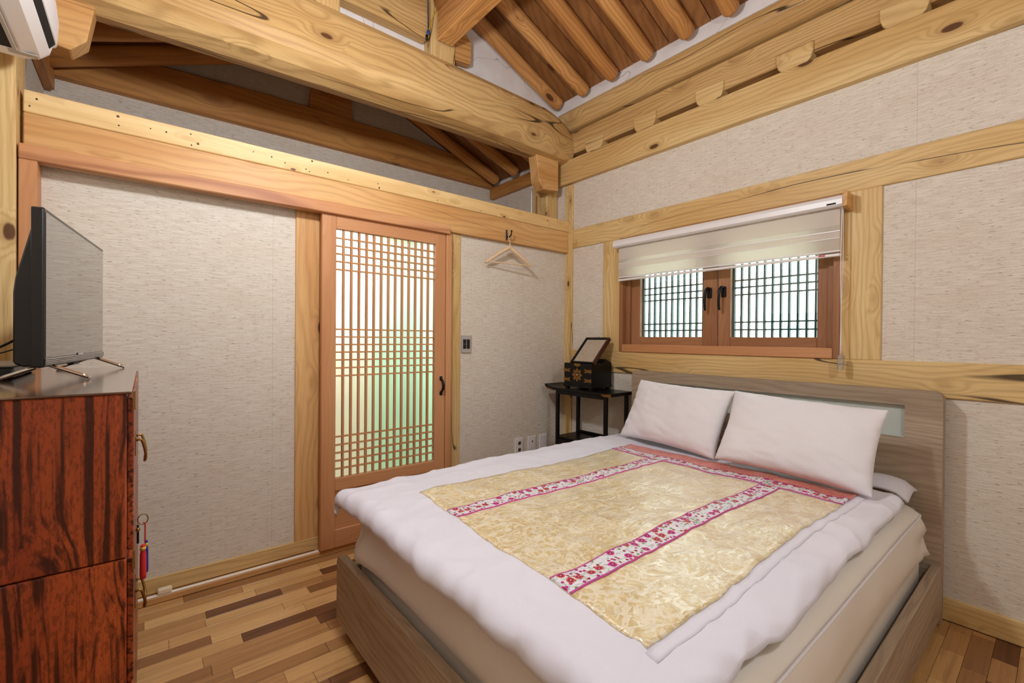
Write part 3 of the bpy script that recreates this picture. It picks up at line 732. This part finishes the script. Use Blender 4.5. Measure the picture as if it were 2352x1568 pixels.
patch('gold_panel', GX0, GX1, GY0, GY1, 'gold', .004, 70, 60)
patch('salmon_strip', GX1+.075, -.50, GY0, GY1, 'salmon', .0045, 16, 60)
patch('hem_band', GX0-.01, GX1+.17, GY0-.036, GY0-.004, 'duvet', .002, 60, 3, solid=.002)
bw = .085
def band(x0, x1, y0, y1, along_x):
    L = (x1-x0) if along_x else (y1-y0)
    f = (lambda u, v: (u*(x1-x0), v*bw)) if along_x else (lambda u, v: (v*(y1-y0)+.37, u*bw))
    patch('floral_ribbon', x0, x1, y0, y1, 'floral', .0075, 60 if along_x else 6, 6 if along_x else 60, f)
band(GX0, GX1+.005, -1.425, -1.34, True); band(GX0, GX1+.005, -2.02, -1.935, True); band(GX1, GX1+.085, GY0, GY1, False)
# folded sheet corner by the headboard
grid('turned_corner', 14, 10, lambda u, v: (-.34+.19*u, -2.20-.20*v, .615+.035*math.sin(PI*u*.9)*(1-.3*v)+.02*math.sin(PI*v)-.05*max(0,v-.8)*5*.4), 'duvet', dv, .012)

# ---- pillows
def pillow(name, lab, W_, H_, T_, loc, rot, seed):
    n = 34; vs, fs = [], []
    def P_(u, v, sg):
        e = (max(0,1-abs(u)**2.6)*max(0,1-abs(v)**2.6))**.5
        x = u*W_/2*(1-.055*(1-v*v)*abs(u)**3); y = v*H_/2*(1-.075*(1-u*u)*abs(v)**3)
        edgew = math.exp(-((1-abs(u))/.18))+math.exp(-((1-abs(v))/.18))
        rid = .007*math.sin((u if abs(v) > abs(u) else v)*26+seed+3*fn3(u*2,v*2,seed))*math.exp(-min(1-abs(u),1-abs(v))/.10)
        cr = max(0,1-abs(fn3(u*2.2+seed*3, v*3.1+u, sg*2))*3.2)**2
        wr = -.007*cr+.014*fn3(u*1.8+seed, v*1.8, sg)+.007*fn3(u*4+v*3+seed, v*4, sg*3)+rid*(1 if e > .05 else .3)
        sag = .03*v*v*0
        return (x, y, sg*(T_/2*e)+wr*e**.3)
    for sg in (1,-1):
        b = len(vs)
        for i in range(n+1):
            for j in range(n+1): vs.append(P_(-math.cos(PI*i/n) if False else -1+2*i/n, -1+2*j/n, sg))
        for i in range(n):
            for j in range(n):
                q = (b+i*(n+1)+j, b+(i+1)*(n+1)+j, b+(i+1)*(n+1)+j+1, b+i*(n+1)+j+1); fs.append(q if sg > 0 else q[::-1])
    bm = bmesh.new(); me = mesh(vs, fs); bm.from_mesh(me); bmesh.ops.remove_doubles(bm, verts=bm.verts, dist=.0015); bm.to_mesh(me); bm.free()
    o = link(name, me, 'pillow', None, Matrix.Translation(loc) @ rot, True)
    m = o.modifiers.new('sub','SUBSURF'); m.levels = 1; m.render_levels = 1
    return tag(o, lab, 'pillow', 'pillows against the headboard')
def prot(yaw, tilt, roll=0):
    # local x -> -Y (along headboard), local y -> up, local z -> -X (towards the foot)
    B = Matrix(((0,0,-1,0),(-1,0,0,0),(0,1,0,0),(0,0,0,1)))
    return Matrix.Rotation(yaw,4,'Z') @ Matrix.Rotation(tilt,4,'Y') @ Matrix.Rotation(roll,4,'X') @ B
pillow('pillow', 'smaller white pillow beside the black table, left of the pair', .71, .425, .15, (-.36,-1.285,.832), prot(math.radians(-6), math.radians(28), math.radians(1)), 3.)
pillow('pillow', 'larger white pillow in front, right of the pair', .69, .415, .17, (-.455,-1.995,.832), prot(math.radians(2), math.radians(30), math.radians(2.5)), 8.)

# ================================================================== SIDE TABLE WITH MIRROR BOX
tb = empty('side_table', (-.18,-.45,0), 'black lacquered side table with curled ends in the corner beside the bed', 'table')
TZ = .905
prism('table_top', [(-.770,TZ-.022),(-.770,TZ+.004),(-.745,TZ+.002),(-.72,TZ),(-.18,TZ),(-.14,TZ+.004),(-.105,TZ+.014),(-.085,TZ+.024),(-.075,TZ+.018),(-.085,TZ+.002),(-.11,TZ-.014),(-.15,TZ-.022)], -.325, -.035, 'yz', 'black', tb, .002)
for x in (-.305,-.06):
    for y in (-.215,-.710): box('leg', (x-.013,y-.013,0), (x+.013,y+.013,TZ-.02), 'black', tb, 'z', .002)
box('apron', (-.316,-.71,TZ-.05), (-.298,-.215,TZ-.022), 'black', tb, 'y', .002)
box('shelf', (-.315,-.72,.50), (-.05,-.205,.515), 'black', tb, 'y', .002)
box('shelf_rim', (-.07,-.72,.515), (-.055,-.205,.535), 'black', tb, 'y', .002)
box('drawer_case', (-.305,-.70,.375), (-.06,-.225,.50), 'black', tb, 'y', .002)
df = box('drawer_front', (-.318,-.695,.385), (-.305,-.23,.493), 'black', tb, 'y', .004)
tube('ring_pull', [(-.322,-.35+.022*math.cos(a),.45+.018*math.sin(a)) for a in [PI*2*k/10+.4 for k in range(9)]], .002, 'steel', df, 6, 3)
box('lower_shelf', (-.315,-.72,.10), (-.05,-.205,.115), 'black', tb, 'y', .002)
prism('brass_corner', [(-.772,TZ-.024),(-.772,TZ-.004),(-.745,TZ-.003),(-.715,TZ-.008),(-.68,TZ-.006),(-.69,TZ-.018),(-.71,TZ-.024)], -.3275, -.325, 'yz', 'brass', tb, 0)
prism('brass_corner', [(-.20,TZ-.024),(-.16,TZ-.024),(-.115,TZ-.016),(-.10,TZ-.004),(-.14,TZ-.008)], -.3275, -.325, 'yz', 'brass', tb, 0)

mb = empty('mirror_box', (-.165,-.42,TZ), 'small black mirror box with brass fittings and tilted mirror on the side table', 'box')
X0, X1, Y0_, Y1_, Z0 = -.295, -.055, -.562, -.275, TZ+.001
for x in (X0+.005, X1-.035):
    for y in (Y0_+.005, Y1_-.035): box('foot', (x,y,Z0), (x+.03,y+.03,Z0+.018), 'black', mb, 'z', .002)
box('plinth', (X0-.006,Y0_-.006,Z0+.018), (X1+.004,Y1_+.006,Z0+.036), 'black', mb, 'y', .003)
box('body', (X0,Y0_,Z0+.036), (X1,Y1_,Z0+.205), 'black', mb, 'y', .002)
FXB = X0-.002
def flower(yc, zc_, r, n, parent):
    for k in range(n):
        a = 2*PI*k/n; cy, cz = yc+r*.6*math.cos(a), zc_+r*.6*math.sin(a)
        pts = [(cy+r*.42*(math.cos(t)*math.cos(a)-.6*math.sin(t)*math.sin(a)), cz+r*.42*(math.cos(t)*math.sin(a)+.6*math.sin(t)*math.cos(a))) for t in [2*PI*i/8 for i in range(8)]]
        prism('brass_petal', pts, FXB-.0015, FXB, 'yz', 'brass', parent, 0)
    lathe('brass_knob', [(.001,.012),(.006,.009),(.007,.003),(.010,0)], 'chrome', parent, Matrix.Translation((FXB,yc,zc_)) @ Matrix.Rotation(-PI/2,4,'Y'), 12)
yc = (Y0_+Y1_)/2
flower(yc, Z0+.115, .052, 8, mb)
for sy in (-1, 1):
    for zz in (Z0+.075, Z0+.148):
        ye = yc+sy*.1435
        prism('brass_hinge', [(ye,zz-.014),(ye,zz+.014),(ye-sy*.035,zz+.010),(ye-sy*.075,zz+.016),(ye-sy*.060,zz),(ye-sy*.075,zz-.016),(ye-sy*.035,zz-.010)], FXB-.0015, FXB, 'yz', 'brass', mb, 0)
prism('brass_clasp', [(yc-.03,Z0+.205),(yc+.03,Z0+.205),(yc+.035,Z0+.19),(yc,Z0+.178),(yc-.035,Z0+.19)], FXB-.0015, FXB, 'yz', 'brass', mb, 0)
# lid folded back and mirror leaning at 45 degrees
prism('lid', [(X0+.13,Z0+.205),(X1,Z0+.205),(X1,Z0+.212),(X0+.17,Z0+.24)], Y0_+.004, Y1_-.004, 'xz', 'black', mb, .001)
mrot = Matrix.Translation((X0+.02, yc-.03, Z0+.205)) @ Matrix.Rotation(math.radians(44),4,'Y')
mf = empty('mirror_frame', (0,0,0), parent=mb)
def mpart(name, lo, hi, mat, bev=.002):
    c = (Vector(lo)+Vector(hi))/2; d = [abs(hi[i]-lo[i]) for i in range(3)]
    me = boxmesh(d, bev)
    if me.materials: me = me.copy(); me.materials.clear()
    return link(name, me, mat, mf, mrot @ Matrix.Translation(c))
mw_ = .112; mh = .275
for sy in (-1,1): mpart('frame_stile', (-.012,sy*mw_-.010,0), (.016,sy*mw_+.010,mh), 'darkred' if sy < 0 else 'black')
mpart('frame_rail', (-.012,-mw_+.010,0), (.016,mw_-.010,.014), 'black'); mpart('frame_rail', (-.012,-mw_+.010,mh-.02), (.016,mw_-.010,mh), 'black')
mpart('mirror_glass', (-.006,-mw_+.010,.014), (-.002,mw_-.010,mh-.02), 'mirror', 0)
mpart('frame_back', (-.002,-mw_+.010,.014), (.014,mw_-.010,mh-.02), 'black', 0)
tube('clasp_hook', [tuple(mrot @ Vector(p)) for p in ((.006,.0,mh),(.004,.0,mh+.012),(-.004,.003,mh+.014))], .002, 'brass', mf, 6)

# ================================================================== WALL FITTINGS
def plate(x0, x1, z0, z1, mat, d=.010):
    pass
for i, (x0, x1, lab) in enumerate(((-.583,-.498,'white double power outlet low on the wall, nearest the door'), (-.443,-.356,'white aerial outlet plate low on the wall, middle of three'), (-.312,-.228,'blank white outlet plate low on the wall, nearest the black table'))):
    z0, z1 = .354, .486; xc, zc_ = (x0+x1)/2, (z0+z1)/2
    o = empty('wall_outlet', (xc,0,z0), lab, 'outlet', 'outlet plates low on the wall')
    box('cover_plate', (x0,-.012,z0), (x1,0,z1), 'white_pl', o, 'z', .005, 2)
    if i == 0:
        for dz in (-.027,.027):
            lathe('socket', [(.019,.0),(.019,.0015),(.0165,.0018)], 'white_pl', o, Matrix.Translation((xc,-.012,zc_+dz)) @ Matrix.Rotation(PI/2,4,'X'), 20)
            lathe('socket_well', [(.0155,.0),(.0155,.0022)], plain('socket_dark',(96,78,66),.7), o, Matrix.Translation((xc,-.012,zc_+dz)) @ Matrix.Rotation(PI/2,4,'X'), 20)
            for dx in (-.007,.007): lathe('pin_hole', [(.003,.0),(.003,.0028)], 'dark', o, Matrix.Translation((xc+dx,-.012,zc_+dz)) @ Matrix.Rotation(PI/2,4,'X'), 10)
    else:
        box('insert', (xc-.017,-.0145,zc_-(.036 if i == 1 else .014)), (xc+.017,-.012,zc_+(.036 if i == 1 else .014)), 'white_pl', o, 'z', .002)
        if i == 1: lathe('jack', [(.006,.0),(.005,.004)], 'dark', o, Matrix.Translation((xc,-.0145,zc_+.022)) @ Matrix.Rotation(PI/2,4,'X'), 12)
sw = empty('light_switch', (-1.06,0,1.19), 'grey light switch with black rockers beside the door frame', 'switch')
box('cover_plate', (-1.106,-.012,1.192), (-1.016,0,1.322), 'grey_pl', sw, 'z', .004, 2)
box('rocker', (-1.094,-.0145,1.222), (-1.066,-.012,1.256), 'plasticb', sw, 'z', .001); box('rocker', (-1.094,-.0145,1.258), (-1.066,-.012,1.292), 'plasticb', sw, 'z', .001)
box('rocker', (-1.062,-.0145,1.222), (-1.034,-.012,1.292), 'plasticb', sw, 'z', .001)

hk = empty('coat_hook', (-.715,-.042,2.08), 'small black iron coat hook on the beam right of the door', 'hook')
HXc = -.718; HYc = -.042
box('back_plate', (HXc-.008,HYc-.006,2.072), (HXc+.008,HYc,2.155), 'blackm', hk, 'z', .003)
tube('hook_arm', [(HXc,HYc-.005,2.108),(HXc,HYc-.022,2.096),(HXc,HYc-.045,2.094),(HXc,HYc-.062,2.108),(HXc,HYc-.066,2.132)], .005, 'blackm', hk)
lathe('hook_tip', [(.001,-.008),(.006,-.005),(.008,0),(.006,.005),(.001,.008)], 'blackm', hk, Matrix.Translation((HXc,HYc-.066,2.134)), 12)
hg = empty('coat_hanger', (-.72,-.085,1.88), 'pale wooden coat hanger hanging from the black hook', 'hanger')
M['hanger'] = plain('hanger_wood', (226,196,156), .45)
hc = Vector((HXc,HYc-.042,2.10)); th = math.radians(-10); ux = Vector((math.cos(th), math.sin(th), 0))
def hp_(a, z): return tuple(Vector((hc.x,hc.y,0))+ux*a+Vector((0,0,z)))
tube('wire', [hp_(.012,2.095),hp_(.008,2.104),hp_(-.004,2.1035),hp_(-.010,2.09),hp_(.002,2.06),hp_(.004,2.02)], .0025, 'steel', hg, 6)
def sho(t): s = abs(t); return 2.018-.05*s**.7*.9-.085*s+.0
for sgn in (-1,1): tube('shoulder', [hp_(sgn*.205*t, 2.012-.135*t**1.05) for t in (0,.12,.3,.5,.7,.88,1.)], .0125, 'hanger', hg, 8, 4, taper=lambda t: 1.5-.75*t)
tube('trouser_bar', [hp_(-.19,1.885),hp_(0,1.884),hp_(.19,1.885)], .006, 'hanger', hg, 8)

# ================================================================== CABINET, TELEVISION
cy0, cy1, cx0, cx1 = -1.486, -.42, -3.385, -2.943
cbn = empty('chest_of_drawers', (-3.16,-.95,0), 'tall dark red lacquered wooden chest with brass handles in the left foreground', 'chest')
CTZ = 1.172
box('upper_case', (cx0,cy0,.793), (cx1-.012,cy1,CTZ-.006), 'cab', cbn, 'z', .003)
box('lower_case', (cx0,cy0,.02), (cx1-.012,cy1,.790), 'cab', cbn, 'z', .003)
box('chest_top', (cx0,cy0-.001,CTZ-.006), (cx1-.004,cy1,CTZ), 'cabtop', cbn, 'y', .0025)
box('plinth', (cx0+.02,cy0+.02,0), (cx1-.03,cy1-.02,.02), 'dark', cbn, 'y', 0)
for z0, z1, hz in ((.805,1.155,1.015),(.50,.775,None),(.27,.49,None),(.04,.26,None)):
    for a, b in ((cy0+.012,-.958),(-.95,cy1-.012)):
        d = box('drawer', (cx1-.012,a,z0), (cx1,b,z1), 'cab', cbn, 'y', .002)
        yc = -1.25 if a < -1 else -.68; zc_ = hz or .615
        if z0 > .45 and a < -1:
            box('brass_plate', (cx1,yc-.05,zc_-.03), (cx1+.002,yc+.05,zc_+.02), 'brass', d, 'y', .0005)
            tube('drop_handle', [(cx1+.002,yc-.035,zc_+.008),(cx1+.014,yc-.037,zc_+.008),(cx1+.022,yc-.028,zc_-.03),(cx1+.020,yc,zc_-.055),(cx1+.022,yc+.028,zc_-.03),(cx1+.014,yc+.037,zc_+.008),(cx1+.002,yc+.035,zc_+.008)], .0035, 'brass', d, 6, 3)
for z in (.793,1.16,.03):
    prism('brass_strap', [(cy0+.001,z-.03),(cy0+.04,z-.03),(cy0+.04,z+.012),(cy0+.001,z+.012)], cx1-.002, cx1+.003, 'yz', 'brass', cbn, 0)
# key with tassels on the chest lock
kt = empty('key_tassel', (cx1+.02,-1.2,.80), 'key ring with red and blue tassels hanging on the chest front', 'tassel')
ty = -1.25; tx = cx1+.002
tube('ring', [(tx+.0145+.011*math.cos(a),ty,.80+.014*math.sin(a)) for a in [2*PI*k/10 for k in range(11)]], .0014, 'brass', kt, 6, 3)
tube('key', [(tx+.004,ty-.004,.788),(tx+.004,ty-.004,.77),(tx+.004,ty-.004,.738)], .0025, 'blackm', kt, 6, 2)
lathe('key_bow', [(.002,-.006),(.006,0),(.002,.006)], 'brass', kt, Matrix.Translation((tx+.004,ty-.004,.775)), 10)
tube('thread', [(tx+.014,ty,.79),(tx+.019,ty,.785),(tx+.019,ty,.735)], .0016, 'red_thread', kt, 6, 3)
def tassel(x, y, ztop, zbot, r, mat):
    t = lathe('tassel', [(.002,ztop),(r*.8,ztop-.004),(r*.7,ztop-.014),(r*.95,ztop-.03),(r,zbot+.012),(r*.9,zbot),(r*.5,zbot-.002)], mat, kt, Matrix.Translation((x,y,0)), 12)
    lathe('gold_wrap', [(r*.86,ztop-.016),(r*.92,ztop-.012),(r*.86,ztop-.007)], 'gold_thread', t, Matrix.Translation((x,y,0)), 12)
tassel(tx+.015, ty-.004, .733, .640, .0075, 'red_thread'); tassel(tx+.022, ty+.010, .737, .650, .0045, 'blue_thread')

tvx, tvy = -3.0925, -.762
yaw = math.atan2(.701, .08)   # direction of the long side
tv = empty('television', (tvx,tvy,CTZ), 'black flat television on chrome legs standing on the red chest', 'television', rot=(0,0,yaw-PI/2))
# local: x = screen normal (towards the room), y = along the width (far end +)
def tbox(name, lo, hi, mat, bev=.003, parent=None, seg=1):
    c = (Vector(lo)+Vector(hi))/2; d = [abs(hi[i]-lo[i]) for i in range(3)]
    me = boxmesh(d, bev, seg)
    if me.materials: me = me.copy(); me.materials.clear()
    return link(name, me, mat, parent or tv, wm(tv) @ Matrix.Translation(c))
zb, zt = .040, .468
tbox('bezel', (-.026,-.353,zb), (0,.353,zt), 'plasticb', .004, None, 2)
tbox('screen', (0,-.342,zb+.026), (.0012,.342,zt-.011), 'screen', 0)
tbox('chin', (0,-.350,zb+.006), (.003,.350,zb+.024), 'screen', .001)
for k in range(3): tbox('chin_groove', (.003,-.348,zb+.009+.005*k), (.0034,.348,zb+.0105+.005*k), 'dark', 0)
tbox('maker_badge', (.003,-.03,zb+.0245), (.004,.03,zb+.030), 'steel', 0)
bk = prism('rear_shell', [(-.026,zb+.002),(-.026,zt-.02),(-.034,zt-.06),(-.062,zb+.24),(-.066,zb+.20),(-.066,zb+.012),(-.05,zb+.002)], -.325, .325, 'xz', 'plasticb', None, .004)
bk.parent = tv; bk.matrix_parent_inverse = Matrix.Identity(4)
def tcyl(name, a, b, r, mat):
    o = tube(name, [a, ((a[0]+b[0])/2,(a[1]+b[1])/2,(a[2]+b[2])/2), b], r, mat, None, 8, 2); o.parent = tv; return o
for sy in (-.27,.27):
    tcyl('leg', (-.01,sy,zb+.004), (.078,sy,.005), .0055, 'chrome'); tcyl('leg', (-.02,sy,zb+.004), (-.115,sy,.005), .0055, 'chrome')
tbox('ir_window', (-.02,-.05,zb-.008), (-.002,.02,zb), 'plasticb', .003)
sb = empty('set_top_box', (-3.28,-.75,CTZ), 'black set-top box with a grey lid behind the television', 'set-top box')
box('case', (-3.372,-.93,CTZ+.004), (-3.215,-.60,CTZ+.034), 'plasticb', sb, 'y', .004)
box('lid', (-3.372,-.93,CTZ+.034), (-3.215,-.60,CTZ+.040), 'grey_pl', sb, 'y', .002)
for x in (-3.36,-3.23):
    for y in (-.91,-.62): box('foot', (x-.008,y-.008,CTZ), (x+.008,y+.008,CTZ+.004), 'dark', sb, 'z', 0)
c1 = tube('power_cable', [(-3.20,-1.00,CTZ+.115),(-3.24,-.97,CTZ+.09),(-3.32,-.95,CTZ+.045),(-3.385,-.93,CTZ+.02)], .0035, 'plasticb', None); tag(c1, 'thick black cable running from the back of the television', 'cable')
c2 = tube('signal_cable', [(-3.20,-.98,CTZ+.09),(-3.25,-.93,CTZ+.072),(-3.32,-.88,CTZ+.055),(-3.38,-.85,CTZ+.045)], .002, 'plasticb', None); tag(c2, 'thin black cable running below the thicker one behind the television', 'cable')

# ================================================================== AIR CONDITIONER
ac = empty('air_conditioner', (XL,-.7,2.38), 'white wall-mounted air conditioner at the top left', 'air conditioner')
AX = -.018
def acx(p): return [(x+AX if x > XL+.01 else x, z) for x, z in p]
ACP = acx([(XL,2.385),(-3.335,2.372),(-3.27,2.372),(-3.225,2.385),(-3.198,2.412),(-3.186,2.46),(-3.183,2.53),(-3.19,2.60),(-3.215,2.635),(-3.25,2.645),(XL,2.645)])
def acshell(name, pts, y0, y1, mat, round_):
    """extruded profile whose far end is drawn in and rounded"""
    cx = XL; cz = 2.50; ys = [(y0,1.)]+[(y1-round_*(1-math.sin(PI/2*k/6)), 1-.16*(1-math.cos(PI/2*k/6))) for k in range(7)]
    vs = [(cx+(x-cx)*f, y, cz+(z-cz)*f) for y, f in ys for x, z in pts]; n = len(pts); fs = []
    for i in range(len(ys)-1):
        for k in range(n): fs.append((i*n+k, i*n+(k+1)%n, (i+1)*n+(k+1)%n, (i+1)*n+k))
    fs.append(tuple(range(n))); fs.append(tuple((len(ys)-1)*n+k for k in range(n-1,-1,-1)))
    bm = bmesh.new(); me = mesh(vs, fs); bm.from_mesh(me); return link(name, frombm(bm), mat, ac)
acshell('housing', ACP, -1.08, -.235, 'white_pl', .06)
box('air_outlet', (-3.340,-1.02,2.366), (-3.300,-.345,2.376), 'dark', ac, 'y', 0)
box('louver', (-3.308,-1.02,2.362), (-3.296,-.345,2.367), 'grey_pl', ac, 'y', .001)
acshell('front_panel', acx([(-3.205,2.432),(-3.178,2.445),(-3.172,2.53),(-3.180,2.61),(-3.205,2.64),(-3.215,2.64)]), -1.075, -.25, 'white_pl', .05)
prism('panel_gap', acx([(-3.212,2.409),(-3.196,2.415),(-3.180,2.438),(-3.20,2.436)]), -1.06, -.32, 'xz', 'dark', ac, 0)
box('display', (-3.325,-.325,2.3695), (-3.245,-.297,2.3735), 'grey_pl', ac, 'x', .001)

# ================================================================== EXPOSED WIRES
ww = empty('exposed_wires', (-1.43,-.09,3.33), 'yellow and blue wires with white insulators by the short roof post', 'wire')
tube('yellow_wire', [(-1.33,-.10,3.70),(-1.355,-.095,3.60),(-1.40,-.09,3.50),(-1.432,-.09,3.40),(-1.44,-.09,3.33),(-1.455,-.088,3.315)], .004, plain('yellow_wire',(196,160,40),.5), ww, 6)
tube('blue_wire', [(-1.44,-.09,3.64),(-1.447,-.09,3.55),(-1.446,-.09,3.45),(-1.443,-.09,3.37)], .003, plain('blue_wire',(70,70,110),.5), ww, 6)
lathe('blue_cap', [(.004,0),(.010,.004),(.010,.028),(.006,.034)], plain('blue_cap',(24,64,150),.4), ww, Matrix.Translation((-1.443,-.09,3.345)), 10)
lathe('connector', [(.004,0),(.010,.004),(.010,.03),(.006,.034)], 'plasticb', ww, Matrix.Translation((-1.452,-.09,3.308)), 10)
for dx, dz in ((-.022,.012),(.012,-.006)): lathe('insulator', [(.004,-.014),(.010,-.010),(.007,0),(.010,.010),(.004,.014)], 'white_pl', ww, Matrix.Translation((-1.345+dx,-.105,3.605+dz)), 12)

# ================================================================== ROOM LAMPS (above the frame)
def lamp(loc, r, st, lab):
    p = empty('pendant_lamp', loc, lab, 'lamp', 'pendant lamps under the roof')
    T = Matrix.Translation(loc)
    lathe('globe', [(r*math.sin(PI*k/12)+.001, -r*math.cos(PI*k/12)) for k in range(13)], 'bulb_glass', p, T, 24)
    bulb(loc, r*.92, st*PI*4*PI*r*r, (242,247,255), p)
    lathe('holder', [(.03,r-.01),(.03,r+.05),(.01,r+.06)], 'blackm', p, T, 16)
    tube('cord', [(loc[0],loc[1],loc[2]+r+.05),(loc[0],loc[1],(loc[2]+r+3.9)/2),(loc[0],loc[1],3.88)], .004, 'blackm', p, 6, 2)
lamp((-2.30,-1.34,2.56), .085, 272*LAMP_W, 'round white pendant lamp under the roof above the foot of the bed')
lamp((-1.95,-3.5,2.45), .085, 150*LAMP_W, 'round white pendant lamp under the roof near the rear wall')

# ================================================================== OUTSIDE
M['bld'] = plain('pale_building', (236,234,222), .9); M['bldg'] = plain('grey_green_building', (190,200,186), .9); M['pane_out'] = plain('building_pane', (150,172,176), .3)
gr = tag(multibox('ground_outside', [((.5,-40,-6.2),(60,50,-6))], plain('ground_grey',(170,170,160),.9)), kind='structure')
def building(x, y0, y1, z1, mat, lab, nf, nw):
    b = empty('building', (x,(y0+y1)/2,-6), lab, 'building')
    box('facade', (x,y0,-6), (x+6,y1,z1), mat, b, 'z', 0)
    for i in range(nf):
        for k in range(nw):
            zc_ = z1-.9-1.6*i; yc = y0+(y1-y0)*(k+.5)/nw; w = (y1-y0)/nw*.28
            box('window', (x-.05,yc-w,zc_-.45), (x,yc+w,zc_+.45), 'pane_out', b, 'z', 0)
building(16, 8.2, 12.4, 2.6, 'bldg', 'grey-green building seen through the left window sash', 2, 4)
building(24, 2.0, 7.0, 9.0, 'bld', 'tall pale building seen through the right window sash', 5, 4)
building(20, -3.2, 1.0, 6.5, 'bld', 'pale building at the right edge of the right window sash', 4, 3)
building(13, 2.2, 7.6, 1.4, 'bld', 'low pale house in front of the tall building outside', 1, 5)
